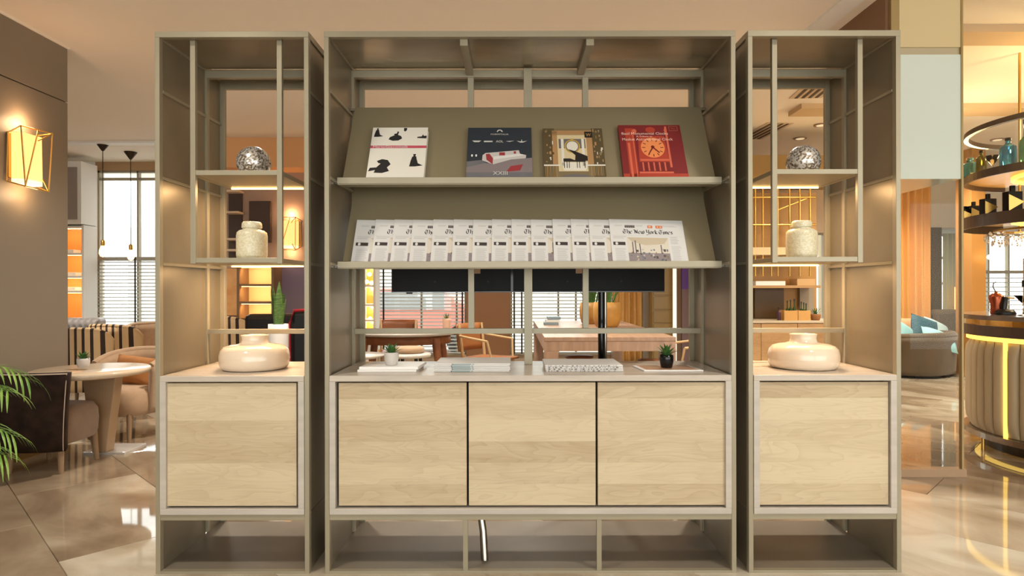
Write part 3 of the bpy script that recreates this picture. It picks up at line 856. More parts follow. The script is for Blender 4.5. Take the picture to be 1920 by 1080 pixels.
# white photo book with dark figures and a pink band
w, h, t = 0.245, 0.288, 0.028
b1 = book(690, w, h, t, 'white book with black robed figures and a pink title band', (232, 226, 214))
z = t + 0.0004
m = MB(); m.rect(0, w, 0.166, 0.181, z); put(m, 'title_band', mat('pink_band', (196, 82, 100), 0.6), b1)
m = MB(); m.text('MarioGiacomelli', 0.012, 0.1685, z + 0.0003, 0.0165, width=0.15); put(m, 'title', PAPER, b1)
m = MB()
def blob(cx, cy, pts, s_):
    m = MB(); m.flat([(cx + x * s_, cy + y * s_) for x, y in pts], z); put(m, 'cover_figure', mat('figure_black', (36, 33, 32), 0.6), b1)
robe = [(-.5, -1), (.2, -1), (1.1, -.85), (.5, -.5), (.3, .2), (.25, .55), (.12, .6), (.2, .95), (-.15, .95), (-.1, .6), (-.25, .5), (-.4, -.2)]
twirl = [(-1.1, -.7), (-.4, -1), (.5, -.95), (1.1, -.5), (.9, .0), (.35, .3), (.5, .9), (.25, 1.1), (.15, .6), (-.3, .5), (-.2, .2), (-.9, -.2)]
bow = [(-.9, -1), (.1, -1.05), (.9, -.75), (.6, -.2), (1.0, .3), (.6, .95), (-.1, 1.1), (-.7, .8), (-.5, .5), (-.2, .4), (-.6, -.1)]
blob(0.196, 0.098, robe, 0.036); blob(0.105, 0.236, twirl, 0.027); blob(0.062, 0.064, bow, 0.036)
blob(0.022, 0.258, robe, 0.026); blob(0.022, 0.052, [(-.6, -.6), (.6, -.3), (.8, .2), (-.4, .1)], 0.028); blob(0.145, 0.275, [(-.5, -.6), (.0, -1), (.6, -.2), (.6, .8), (-.6, .8)], 0.012)
blob(0.225, 0.232, [(-1, -.3), (.7, -.4), (.7, .3), (.2, .2), (0, .6), (-.2, .1), (-1, .0)], 0.024)
# dark furniture book
w, h, t = 0.282, 0.292, 0.022
b2 = book(875, w, h, t, 'dark blue-grey book showing a long pale sofa', (50, 56, 64))
z = t + 0.0004
m = MB()
m.flat([(0, 0), (w, 0), (w, 0.115), (0.19, 0.105), (0.09, 0.085), (0, 0.095)], z, 0)               # rug and floor
m.rect(0, w, 0, 0.034, z + 1e-4, 1)
m.flat([(0.066, 0.100), (0.115, 0.078), (0.19, 0.105), (0.255, 0.112), (0.257, 0.13), (0.23, 0.138), (0.225, 0.158), (0.08, 0.142), (0.068, 0.13)], z + 2e-4, 2)
m.flat([(0.115, 0.105), (0.252, 0.130), (0.225, 0.138), (0.115, 0.122)], z + 3e-4, 3)
m.flat([(0.085, 0.104), (0.112, 0.078), (0.113, 0.112), (0.098, 0.138), (0.082, 0.136)], z + 4e-4, 4)
m.rect(0.14, 0.165, 0.128, 0.146, z + 4e-4, 4); m.rect(0.203, 0.213, 0.138, 0.152, z + 4e-4, 4)
m.flat([(0.17, 0.036), (0.23, 0.044), (0.243, 0.078), (0.19, 0.068)], z + 5e-4, 4)
m.flat([(0, 0.062), (0.085, 0.086), (0.06, 0.102), (0, 0.094)], z + 4e-4, 1)
m.disc(0.022, 0.128, 0.004, 0.007, z + 4e-4, 5); m.disc(0.04, 0.128, 0.004, 0.007, z + 4e-4, 5)
put(m, 'cover_photo', [mat('rug_mauve', (134, 122, 124), 0.4), mat('table_grey', (112, 110, 114), 0.4), mat('sofa_pale', (200, 194, 190), 0.4), mat('sofa_seat', (222, 218, 214), 0.4),
                       mat('cushion_red', (156, 58, 62), 0.4), mat('print_white', (232, 230, 226), 0.4)], b2)
SIL = mat('print_silver', (206, 204, 198), 0.4)
m = MB(); m.text('XXIII', 0.145, 0.020, z + 6e-4, 0.028, align='CENTER', width=0.062); put(m, 'numeral_lettering', SIL, b2)
m = MB(); m.text('FORMITALIA', 0.141, 0.247, z + 6e-4, 0.012, align='CENTER', width=0.078); put(m, 'maker_lettering', SIL, b2)
m = MB(); m.text('AOL', 0.141, 0.203, z + 6e-4, 0.018, align='CENTER', width=0.032); put(m, 'brand_lettering', SIL, b2)
m = MB(); pts = []
for rr in (0.013, 0.008):
    row = [(0.141 + rr * math.cos(PI * q / 12), 0.265 + rr * 1.1 * math.sin(PI * q / 12)) for q in range(13)]
    pts += row if rr > 0.01 else row[::-1]
m.flat(pts, z + 6e-4); put(m, 'arch_emblem', SIL, b2)
for poly in ([(0.02, 0.214), (0.060, 0.214), (0.05, 0.205), (0.03, 0.205)], [(0.072, 0.205), (0.110, 0.205), (0.110, 0.213), (0.072, 0.213)], [(0.168, 0.210), (0.205, 0.213), (0.185, 0.206)],
             [(0.216, 0.212), (0.235, 0.208), (0.238, 0.222), (0.241, 0.208), (0.262, 0.212), (0.244, 0.202), (0.232, 0.202)]):
    m = MB(); m.flat(poly, z + 6e-4); put(m, 'brand_emblem', SIL, b2)
# ornate hall book with a grand piano
w, h, t = 0.264, 0.288, 0.020
b3 = book(1020.5, w, h, t, 'gold and brown book showing a grand piano in an ornate hall', (128, 112, 82))
z = t + 0.0004
m = MB(); rnd = random.Random(5)
m.rect(0, 0.05, 0, h, z, 1); m.rect(w - 0.05, w, 0, h, z, 1)
m.rect(0.04, 0.062, 0.08, 0.27, z + 1e-4, 0); m.rect(0.19, 0.216, 0.08, 0.25, z + 1e-4, 0); m.rect(0.04, 0.216, 0.248, 0.275, z + 1e-4, 0)
m.rect(0.062, 0.19, 0.04, 0.25, z + 1e-4, 2)
m.rect(0.068, 0.185, 0.17, 0.225, z + 2e-4, 5)
for x in (0.078, 0.168): m.rect(x, x + 0.012, 0.07, 0.225, z + 3e-4, 3)
n = 26
for r_, mi in ((0.034, 4), (0.029, 5), (0.025, 3)):
    m.disc(0.127, 0.182, r_, r_ * 1.15, z + 4e-4 + (0.034 - r_) * 0.01, mi, 26)
m.flat([(0.119, 0.214), (0.127, 0.232), (0.135, 0.214)], z + 5e-4, 4)
m.flat([(0.085, 0.045), (0.18, 0.045), (0.19, 0.09), (0.075, 0.09)], z + 3e-4, 3)
m.flat([(0.108, 0.165), (0.14, 0.152), (0.19, 0.125), (0.19, 0.098), (0.135, 0.100), (0.138, 0.130)], z + 7e-4, 6)
m.flat([(0.085, 0.112), (0.115, 0.112), (0.138, 0.100), (0.18, 0.1), (0.18, 0.092), (0.085, 0.094)], z + 6e-4, 6)
for x in (0.087, 0.098, 0.108, 0.142, 0.152, 0.175): m.rect(x, x + 0.0028, 0.058, 0.1, z + 7e-4, 6)
m.rect(0, 0.07, 0.07, 0.078, z + 3e-4, 3); m.rect(0.186, w, 0.07, 0.078, z + 3e-4, 3)
for k in range(9):
    x = 0.006 + k * 0.0068; m.rect(x, x + 0.003, 0.01, 0.07, z + 3e-4, 0 if k % 2 else 7)
    x = 0.194 + k * 0.0072; m.rect(x, x + 0.003, 0.015, 0.07, z + 3e-4, 0 if k % 2 else 7)
for k in range(40):
    x = rnd.choice((rnd.uniform(0.002, 0.04), rnd.uniform(0.22, 0.256))); y = rnd.uniform(0.08, 0.27)
    m.rect(x, x + rnd.uniform(0.003, 0.008), y, y + rnd.uniform(0.006, 0.02), z + 3e-4 + k * 1e-6, rnd.choice((0, 1, 7, 3)))
m.flat([(0.05, 0.0), (0.09, 0.02), (0.13, 0.026), (0.18, 0.02), (0.22, 0.0)], z + 4e-4, 5)
m.rect(0.184, 0.218, 0.232, 0.268, z + 8e-4, 6)
put(m, 'cover_photo', [mat('hall_tan', (176, 136, 92), 0.4), mat('hall_umber', (92, 78, 54), 0.4), mat('hall_cream', (214, 196, 156), 0.4), mat('hall_ivory', (226, 220, 206), 0.4),
                       mat('hall_gold', (200, 164, 62), 0.4), mat('hall_slate', (112, 106, 106), 0.4), mat('piano_black', (40, 36, 36), 0.4), mat('hall_olive', (140, 124, 84), 0.4)], b3)
m = MB(); m.text('W', 0.201, 0.240, z + 1.1e-3, 0.026, align='CENTER', width=0.022)
put(m, 'cover_lettering', mat('print_gold', (196, 150, 84), 0.4), b3)
# red clock book
w, h, t = 0.276, 0.306, 0.022
b4 = book(1168, w, h, t, 'red book showing a monumental clock face', (126, 44, 46))
z = t + 0.0004
m = MB()
m.rect(0.0, w, 0.0, 0.025, z, 1); m.rect(0.028, 0.066, 0, h - 0.02, z, 1); m.rect(0.205, 0.214, 0.06, h - 0.01, z + 1e-4, 2)
m.rect(0.034, 0.044, 0.0, 0.2, z + 1e-4, 2); m.rect(0.058, 0.062, 0.0, h - 0.03, z + 1e-4, 2)
m.flat([(0.075, 0.09), (0.205, 0.09), (0.198, 0.24), (0.083, 0.24)], z + 1e-4, 1)
m.disc(0.141, 0.172, 0.052, 0.058, z + 3e-4, 3, 36)
for k in range(12):
    an = 2 * PI * k / 12; cx, cy = 0.141 + 0.040 * math.cos(an), 0.172 + 0.045 * math.sin(an)
    dx, dy = math.cos(an), math.sin(an)
    m.flat([(cx - dx * .007 - dy * .002, cy - dy * .007 + dx * .002), (cx - dx * .007 + dy * .002, cy - dy * .007 - dx * .002), (cx + dx * .007 + dy * .002, cy + dy * .007 - dx * .002), (cx + dx * .007 - dy * .002, cy + dy * .007 + dx * .002)], z + 4e-4, 4)
m.flat([(0.139, 0.176), (0.145, 0.172), (0.121, 0.132), (0.117, 0.134)], z + 5e-4, 4)
m.flat([(0.138, 0.172), (0.143, 0.177), (0.170, 0.144), (0.166, 0.139)], z + 5e-4 + 1e-5, 4)
m.disc(0.141, 0.175, 0.008, 0.009, z + 6e-4, 4, 14)
m.rect(0.08, 0.204, 0.096, 0.106, z + 3e-4, 2); m.rect(0.07, 0.215, 0.026, 0.036, z + 3e-4, 2)
for k in range(10): m.rect(0.086 + k * 0.0118, 0.092 + k * 0.0118, 0.04, 0.088, z + 3e-4, 4 if k % 2 else 2)
m.disc(0.141, 0.275, 0.022, 0.018, z + 3e-4, 1, 16); m.disc(0.07, 0.268, 0.009, 0.014, z + 3e-4, 2, 12); m.disc(0.207, 0.272, 0.006, 0.012, z + 4e-4, 2, 12)
put(m, 'cover_photo', [mat('clock_maroon', (112, 40, 46), 0.4), mat('clock_red', (176, 66, 48), 0.4), mat('clock_coral', (212, 104, 78), 0.4), mat('clock_orange', (232, 140, 84), 0.4), mat('clock_dark', (118, 40, 32), 0.4)], b4)
BLU = mat('print_blush', (240, 206, 192), 0.4)
m = MB(); m.text('Basil Monumental Clocks', 0.012, 0.247, z + 9e-4, 0.020, width=0.205); put(m, 'title_lettering', BLU, b4)
m = MB(); m.text('A Tribute to', 0.075, 0.233, z + 9e-4, 0.012, width=0.07); put(m, 'title_lettering', BLU, b4)
m = MB(); m.text('Maskat Astronomical Clock', 0.012, 0.213, z + 9e-4, 0.020, width=0.222); put(m, 'title_lettering', BLU, b4)
m = MB()
for a, b in (((0.225, 0.27), (0.262, 0.27)), ((0.225, 0.295), (0.262, 0.295)), ((0.225, 0.27), (0.225, 0.295)), ((0.262, 0.27), (0.262, 0.295)), ((0.235, 0.285), (0.253, 0.28))):
    m.bar((a[0], a[1], z + 9e-4), (b[0], b[1], z + 9e-4), 0.0014, 0.0004)
put(m, 'cover_emblem', mat('print_copper', (180, 110, 84), 0.4), b4)

# ------------------------------------------------------------------ things on the long cabinet
ZT = ZC1 + 0.0004
def slab(name, x0, x1, y0, y1, z0, z1, m_, skew=0.0, parent=None, bev=0.0008):
    mb = MB(); mb.box(x0, x1, y0, y1, z0, z1)
    if skew:
        for v in mb.v: v.x += (v.y - y0) * skew
    return mb.build(name, m_, parent, bev)
WHT = mat('white_card', (236, 232, 228), 0.35)
ya = 2.665
a = slab('magazine', XX(671, ya), XX(781, ya), ya, ya + 0.20, ZT, ZT + 0.010, WHT, 0.02)
tag(a, 'lower white magazine under the succulent in the white pot', 'magazine', 'white magazines on the cabinet')
a = slab('magazine', XX(674, ya), XX(784, ya), ya + 0.004, ya + 0.20, ZT + 0.0105, ZT + 0.022, WHT, 0.05)
tag(a, 'upper white magazine carrying the succulent in the white pot', 'magazine', 'white magazines on the cabinet')
def leaf(m, base, tip, w, mi=0, bend=0.3, n=5):
    base, tip = Vector(base), Vector(tip); d = tip - base
    side = d.cross(Vector((0, 0, 1)))
    if side.length < 1e-5: side = Vector((1, 0, 0))
    side.normalize(); up = side.cross(d).normalized()
    vs_ = []; fs = []
    for k in range(n + 1):
        t_ = k / n; ww = w * math.sin(PI * (0.12 + 0.88 * t_)) ** 0.7 * 0.5 if t_ < 1 else 0.0005
        p = base + d * t_ + up * bend * d.length * math.sin(PI * t_) * 0.5
        vs_ += [p - side * ww, p - up * ww * 0.35, p + side * ww]
    for k in range(n):
        for j in range(2):
            fs.append((k * 3 + j, k * 3 + j + 1, (k + 1) * 3 + j + 1, (k + 1) * 3 + j))
    m.add(vs_, fs, mi, True)
def pot_plant(name, label, c, r, h, potm, kind, seed, group=None, lr=1.0):
    rnd = random.Random(seed); c = Vector(c)
    p = thing(name, label, 'plant', c, group)
    MB().lathe([(r * .72, 0), (r * .82, h * .05), (r * .98, h * .45), (r, h * .8), (r * .96, h), (r * .86, h), (r * .84, h * .85), (0.0005, h * .84)], 28, c).build('pot', potm, p)
    n = 22 if kind != 'snake' else 13
    for k in range(n):
        an = k * 2.4; el = 0.25 + 1.1 * (k / n)
        m = MB()
        if kind == 'snake':
            b = c + Vector((math.cos(an) * r * .35, math.sin(an) * r * .35, h * .85)); tp = b + Vector((math.cos(an) * r * .4, math.sin(an) * r * .3, lr * (0.55 + 0.45 * rnd.random())))
            leaf(m, b, tp, r * 0.72, 0, 0.05, 6)
        else:
            b = c + Vector((math.cos(an) * r * .25, math.sin(an) * r * .25, h * .86)); L_ = r * lr * (0.8 + 0.4 * rnd.random())
            tp = b + Vector((math.cos(an) * math.cos(el), math.sin(an) * math.cos(el), 0.25 + math.sin(el) * 0.95)) * L_
            leaf(m, b, tp, r * 0.42 if kind == 'succ' else r * 0.16, 0, 0.25, 4)
        m.build('leaf', GREENL if kind != 'snake' else mat('snake_leaf', (110, 138, 66), 0.45, rgb2=(58, 92, 48), vscale=24, stretch=(1, 1, 5)), p)
    return p
PALEPOT = mat('pale_stone_pot', (204, 198, 190), 0.5, var=0.05, vscale=30)
pot_plant('potted_succulent', 'small leafy succulent in a white stone pot on white magazines', (XX(735, 2.73), 2.73, ZT + 0.0224), 0.031, 0.055, PALEPOT, 'succ', 2, lr=1.25)
# newspaper piles
def pile(px0, px1, n, label, seed, curl):
    rnd = random.Random(seed); y0 = 2.665; x0, x1 = XX(px0, y0), XX(px1, y0)
    for k in range(n):
        t = 0.0068; z = ZT + k * 0.0072; j = rnd.uniform(-0.004, 0.004)
        pos = 'bottom' if k == 0 else 'topmost' if k == n - 1 else ('second from bottom', 'middle', 'second from top')[k - 1] if n == 5 else ('second from bottom', 'second from top')[k - 1]
        r = thing('stacked_newspaper', '%s folded newspaper in the %s' % (pos, label[0]), 'newspaper', ((x0 + x1) / 2, y0 + 0.1, z), label[1])
        m = MB()
        def top(u, v, zz, lift=0):
            return (x0 + j + (x1 - x0) * u, y0 + rnd.uniform(0, 0.0005) + 0.235 * v, zz + lift)
        m.box(x0 + j, x1 + j, y0 + j * .5, y0 + 0.235, z, z + t)
        m.build('folded_pages', PAPER, r, 0.002)
        m = MB()
        xx = x0 + 0.01
        while xx < x1 - 0.02:
            w_ = rnd.uniform(0.004, 0.02)
            if curl: m.add([(xx, y0 + j * .5 - 0.0006, z + 0.001), (xx + w_ * .5, y0 + j * .5 - 0.0006, z + 0.001), (xx + w_ * .5, y0 + j * .5 - 0.0006, z + 0.0055), (xx, y0 + j * .5 - 0.0006, z + 0.0055)], [(0, 1, 2, 3)], rnd.randrange(2))
            xx += w_ * 1.3
        if curl: m.build('edge_print', [INKM, INKG], r)
        else:
            a_ = x0 + 0.078; b_ = x0 + 0.155
            m = MB()
            for u0, u1, mi in ((a_ - .004, a_, 1), (a_, b_, 0), (b_ + .005, b_ + .012, 0)):
                m.add([(u0 + j, y0 + j * .5 - 0.0006, z + 0.0012), (u1 + j, y0 + j * .5 - 0.0006, z + 0.0012), (u1 + j, y0 + j * .5 - 0.0006, z + 0.0056), (u0 + j, y0 + j * .5 - 0.0006, z + 0.0056)], [(0, 1, 2, 3)], mi)
            m.build('edge_print', [mat('edge_teal', (150, 168, 170), 0.8), mat('edge_slate', (84, 96, 104), 0.8)], r)
pile(814, 956, 5, ('left pile with teal printed edges', 'left pile of folded newspapers'), 4, False)
pile(1023, 1168, 4, ('right pile with grey printed edges', 'right pile of folded newspapers'), 9, True)
# tray-like magazine with brown cover
y0 = 2.665
tr = thing('framed_magazine', 'thin magazine with white borders and a tan cover under the black pot', 'magazine', (XX(1252, y0), y0 + 0.08, ZT))
slab('pages', XX(1206, y0), XX(1317, y0), y0, y0 + 0.17, ZT, ZT + 0.006, WHT, -0.10, tr)
slab('cover_picture', XX(1212, y0), XX(1309, y0), y0 + 0.014, y0 + 0.156, ZT + 0.0062, ZT + 0.0068, mat('tan_cover', (186, 146, 116), 0.3), -0.10, tr, 0)
pot_plant('potted_succulent', 'small leafy succulent in a glossy black pot', (XX(1248, 2.74), 2.74, ZT + 0.0072), 0.030, 0.056, BLACKG, 'succ', 6, lr=1.55)
# ------------------------------------------------------------------ television behind the rack
TY = 3.30
tv = thing('television', 'large black television seen from behind below the sloping shelves', 'television', (XX(990, TY), TY, ZZ(548, TY)))
tx0, tx1 = XX(735, TY), XX(1245, TY); tz0 = ZZ(548, TY); tz1 = tz0 + 0.80
box('back_cover', mat('tv_black', (13, 13, 14), 0.5, spec=0.25), tx0, tx1, TY, TY + 0.05, tz0 + 0.006, tz1, tv, 0.004)
box('bezel', mat('tv_bezel', (70, 70, 72), 0.3, 0.4), tx0, tx1, TY - 0.002, TY + 0.055, tz0, tz0 + 0.006, tv)
box('screen', BLACKG, tx0 + 0.01, tx1 - 0.01, TY + 0.05, TY + 0.056, tz0 + 0.012, tz1 - 0.01, tv)
for px in (816, 915, 1064, 1164):
    MB().tube([(XX(px, TY), TY - 0.004, ZZ(528, TY)), (XX(px, TY), TY + 0.002, ZZ(528, TY))], 0.0055, 12).build('mounting_screw', mat('screw_black', (6, 6, 6), 0.5), tv)
for a, b in ((888, 901), (1079, 1093)):
    box('rating_label', mat('tan_label', (176, 140, 108), 0.6), XX(a, TY), XX(b, TY), TY - 0.003, TY, ZZ(513, TY), ZZ(502, TY), tv)
box('sensor', BLACKM, XX(762, TY), XX(773, TY), TY + 0.01, TY + 0.03, tz0 - 0.008, tz0, tv)
x = XX(960, TY); box('cable_channel', BLACKG, x - 0.006, x + 0.006, TY - 0.005, TY, tz0 + 0.006, tz1, tv)
xs = XX(1133, TY)
st = thing('television_stand', 'black and chrome pole stand carrying the television', 'stand', (xs, TY + 0.1, 0))
MB().tube([(xs - 0.006, TY + 0.08, 0.02), (xs - 0.006, TY + 0.08, tz0 + 0.3)], 0.019, 16).build('pole', BLACKG, st)
MB().tube([(xs + 0.016, TY + 0.085, 0.02), (xs + 0.016, TY + 0.085, tz0 + 0.02)], 0.008, 12).build('chrome_rod', CHROME, st)
box('foot_plate', BLACKM, xs - 0.25, xs + 0.25, TY + 0.02, TY + 0.4, 0.0, 0.02, st, 0.004)
box('bracket', BLACKM, xs - 0.15, xs + 0.1, TY + 0.057, TY + 0.066, tz0 + 0.1, tz0 + 0.3, st)

# ------------------------------------------------------------------ wall lamps
PAPERL = mat('amber_lamp_shade', (255, 200, 140), 0.7, emit=(255, 178, 104), estr=1.5)
PAPERB = mat('lamp_shade_bottom', (255, 230, 190), 0.7, emit=(255, 214, 150), estr=1.7)
def wall_lamp(loc, rz, label, power):
    r = thing('wall_lamp', label, 'lamp', (0, 0, 0))
    # local: wall plane x = 0, lamp reaches +x; y along the wall
    box('back_plate', GOLD, 0.0, 0.012, -0.11, 0.10, 0.04, 0.34, r)
    m = MB(); poly = [(0.015, -0.09), (0.095, -0.07), (0.105, 0.065), (0.015, 0.09)]
    n = 4; zb, zt = 0.035, 0.34
    vs_ = [(x, y, zb) for x, y in poly] + [(x * 0.95, y, zt) for x, y in poly]
    m.add(vs_, [(i, (i + 1) % n, n + (i + 1) % n, n + i) for i in range(n)])
    m.build('shade', PAPERL, r, solid=0.002)
    m = MB(); m.add([(x, y, zb - 0.002) for x, y in poly] + [(x, y, zb - 0.032) for x, y in poly], [(3, 2, 1, 0), (4, 5, 6, 7)] + [(i, (i + 1) % n, n + (i + 1) % n, n + i) for i in range(n)])
    m.build('lower_band', PAPERB, r)
    A = [(0.01, -0.125, 0.01), (0.115, -0.10, -0.02), (0.13, 0.09, -0.03), (0.01, 0.12, 0.02)]
    B = [(0.01, -0.115, 0.33), (0.07, -0.08, 0.385), (0.150, 0.10, 0.375), (0.01, 0.11, 0.36)]
    E = [(A[i], A[(i + 1) % 4]) for i in range(4)] + [(B[i], B[(i + 1) % 4]) for i in range(4)] + [(A[i], B[i]) for i in range(4)]
    E += [(A[1], (0.11, 0.02, 0.38)), (A[2], (0.118, 0.05, 0.05)), (B[2], (0.10, 0.03, 0.31))]
    for a, b in E: MB().tube([a, b], 0.0045, 8).build('frame_rod', GOLD, r)
    l = lamp('wall_lamp_light', 'POINT', (0.06, 0, 0.42), power, WARM, 0.05); l.parent = r
    l = lamp('wall_lamp_light', 'POINT', (0.09, 0, -0.06), power * 0.6, WARM, 0.05); l.parent = r
    r.location = loc; r.rotation_euler = (0, 0, rz)
    return r
wall_lamp((WX, 4.27, 1.87), 0, 'glowing amber wall lamp in an angular gold wire cage, nearest', 3.2)
wall_lamp((XX(549, PY), PY, 1.67), -PI / 2, 'glowing amber wall lamp seen through the left bay behind the jar', 3.2)

# ------------------------------------------------------------------ seating
def tub_chair(name, label, w, d, seat_z, back_z, seat_m, back_m, leg_m, A=1.75, flare=0.12, leg_h=None, low=None, inner=None, group=None, thick=0.05):
    r = thing(name, label, 'chair', (0, 0, 0), group)
    lh = leg_h if leg_h is not None else seat_z - 0.17
    low = low if low is not None else lh
    m = MB(); t = seat_z - lh
    prof = [(0.90, 0), (0.98, 0.15), (1.0, 0.5), (0.98, 0.78), (0.88, 0.95), (0.6, 1.0), (0.0005, 1.0)]
    seg = 36; vs_ = []; fs = []
    def sup(a, e=3.2):
        c, s_ = math.cos(a), math.sin(a)
        k = (abs(c) ** e + abs(s_) ** e) ** (-1 / e)
        return c * k, s_ * k
    for q, (rr, zz) in enumerate(prof):
        for k in range(seg):
            cx, cy = sup(2 * PI * k / seg)
            vs_.append((cx * w / 2 * rr, cy * d / 2 * rr - d * 0.06, lh + t * zz))
    for q in range(len(prof) - 1):
        for k in range(seg):
            k2 = (k + 1) % seg
            fs.append((q * seg + k, q * seg + k2, (q + 1) * seg + k2, (q + 1) * seg + k))
    m.add(vs_, fs, 0, True); m.add(vs_[:seg], [tuple(range(seg))[::-1]])
    m.build('seat', seat_m, r)
    m = MB()
    def bk(u, v):
        a = -A + 2 * A * u; fl = 1.02 + flare * v
        cx, cy = sup(PI / 2 - a, 2.6)
        drop = 0.10 * (abs(a) / A) ** 3 * (back_z - low) / 0.5
        return (cx * w / 2 * fl, cy * d / 2 * fl, low + (back_z - low - drop) * v)
    m.grid(bk, 22, 8)
    m.build('backrest', back_m, r, solid=thick)
    pts = [bk(i / 22, 1.0) for i in range(23)]
    MB().tube([(p[0], p[1], p[2] + 0.004) for p in pts], thick * 0.52, 8).build('top_roll', inner or back_m, r)
    for sx in (-1, 1):
        for sy in (-1, 1):
            x_, y_ = sx * w * 0.36, sy * d * 0.36 - d * 0.05
            MB().tube([(x_ * 1.08, y_ * 1.08, 0), (x_, y_, lh + 0.02)], [0.014, 0.022], 10).build('leg', leg_m, r)
    return r
def place(o, x, y, rz, z=0.0):
    o.location = (x, y, z); o.rotation_euler = (0, 0, rz); return o
BROWNV = mat('dark_brown_velvet', (58, 42, 32), 0.8, rgb2=(34, 23, 18), vscale=9, spec=0.2)
TAUPEV = mat('taupe_velvet', (138, 112, 90), 0.8, var=0.12, vscale=12, sheen=0.3)
TANF = mat('tan_fabric', (182, 152, 122), 0.85, var=0.06, vscale=20, sheen=0.2)
LEGM = mat('tapered_wood_leg', (150, 122, 92), 0.4)
# dark chair from behind: straight flared back
dk = tub_chair('lounge_chair', 'dark brown velvet lounge chair seen from behind at the round table', 0.42, 0.44, 0.42, 0.5, TAUPEV, TAUPEV, LEGM, A=0.3, leg_h=0.19)
for ch in list(dk.children):
    if ch.name.split('.')[0] in ('backrest', 'top_roll'): bpy.data.objects.remove(ch)
def panel(u, v):
    wv = 0.40 + 0.13 * v ** 1.3
    return ((u - 0.5) * wv, 0.20 + 0.06 * v - 0.05 * (2 * u - 1) ** 2, 0.165 + 0.485 * v)
m = MB(); m.grid(panel, 12, 10); m.build('backrest', BROWNV, dk, solid=0.06)
edge = [panel(0, k / 10) for k in range(11)] + [panel(u / 12, 1) for u in range(1, 13)] + [panel(1, 1 - k / 10) for k in range(1, 11)]
MB().tube([(p[0], p[1] + 0.03, p[2]) for p in edge], 0.004, 6).build('piping', mat('pale_piping', (196, 176, 156), 0.5), dk)
place(dk, -2.99, 4.10, PI)
tn = tub_chair('lounge_chair', 'tan lounge chair holding an amber cushion, on far side of round table', 0.50, 0.48, 0.41, 0.66, TANF, TANF, LEGM, A=1.9, flare=0.14, leg_h=0.2, low=0.22)
place(tn, -3.02, 5.02, math.radians(-16))
def pillow(name, label, w, h, t, m_, loc, rot, cat='cushion', group=None):
    m = MB()
    def f(sgn):
        def g(u, v):
            a, b = 2 * u - 1, 2 * v - 1
            k = max(0.0, (1 - a ** 4) * (1 - b ** 4)) ** 0.6
            pin = 1 - 0.06 * (1 - abs(b)) * abs(a) ** 3
            return (a * w / 2 * pin, sgn * t / 2 * k, b * h / 2)
        return g
    m.grid(f(1), 12, 12); m.grid(f(-1), 12, 12)
    o = m.build(name, m_, None, origin=False)
    o.location = loc; o.rotation_euler = rot
    return tag(o, label, cat, group)
AMBF = mat('amber_cushion_fabric', (176, 118, 66), 0.8, var=0.08, vscale=14)
pillow('cushion', 'amber-brown cushion leaning on the tan lounge chair', 0.36, 0.22, 0.09, AMBF, (-3.03, 5.05, 0.52), (math.radians(-18), math.radians(5), math.radians(-12)))
rt = thing('cafe_table', 'round pale-topped pedestal table next to the lamp wall', 'table', (-2.88, 4.32, 0))
MB().lathe([(0.31, 0.582), (0.345, 0.589), (0.355, 0.60), (0.355, 0.618), (0.347, 0.624), (0.0005, 0.606)], 48, (-2.88, 4.32, 0)).build('tabletop', mat('pale_tabletop', (206, 186, 160), 0.15), rt)
m = MB(); m.prism([(-0.16, 0), (0.16, 0), (0.075, 0.0), (0.075, 0)], 0, 0.001) if False else None
m = MB(); m.add([(-2.88 + sx * (0.05 if z < 0.1 else 0.12), 4.44 + sy * 0.045, z) for z in (0.03, 0.585) for sx, sy in ((-1, -1), (1, -1), (1, 1), (-1, 1))],
      [(3, 2, 1, 0), (4, 5, 6, 7), (0, 1, 5, 4), (1, 2, 6, 5), (2, 3, 7, 6), (3, 0, 4, 7)])
m.build('pedestal', mat('beige_pedestal', (178, 150, 118), 0.4), rt, 0.005)
box('base_plate', mat('pale_metal_base', (206, 200, 194), 0.25, 0.3), -3.0, -2.70, 4.40, 4.66, 0.0, 0.03, rt, 0.004)
SUCS = 'succ'
pot_plant('potted_cactus', 'tiny cactus in a grey fluted pot on the round pale table', (XX(160, 4.36), 4.36, 0.625), 0.040, 0.065, mat('grey_fluted_pot', (196, 190, 186), 0.5), 'succ', 12, lr=1.2)
STR = stripe_mat('striped_fabric', (206, 174, 132), (52, 36, 26), 5.2)
s1 = tub_chair('striped_chair', 'striped tub chair showing its back, beside the lamp wall', 0.46, 0.44, 0.42, 0.78, TANF, STR, LEGM, A=1.6, flare=0.05, low=0.2)
place(s1, XX(146, 6.0), 6.12, PI + 0.1)
s2 = tub_chair('striped_chair', 'striped tub chair showing its back, nearer the tall window', 0.46, 0.44, 0.42, 0.78, TANF, STR, LEGM, A=1.6, flare=0.05, low=0.2)
place(s2, XX(202, 6.5), 6.72, PI - 0.1)
t3 = tub_chair('tan_tub_chair', 'tan tub chair half hidden behind the left unit edge', 0.6, 0.55, 0.42, 0.74, TANF, TANF, LEGM, A=1.9, flare=0.1, low=0.2)
place(t3, XX(300, 7.4), 7.5, 1.1)
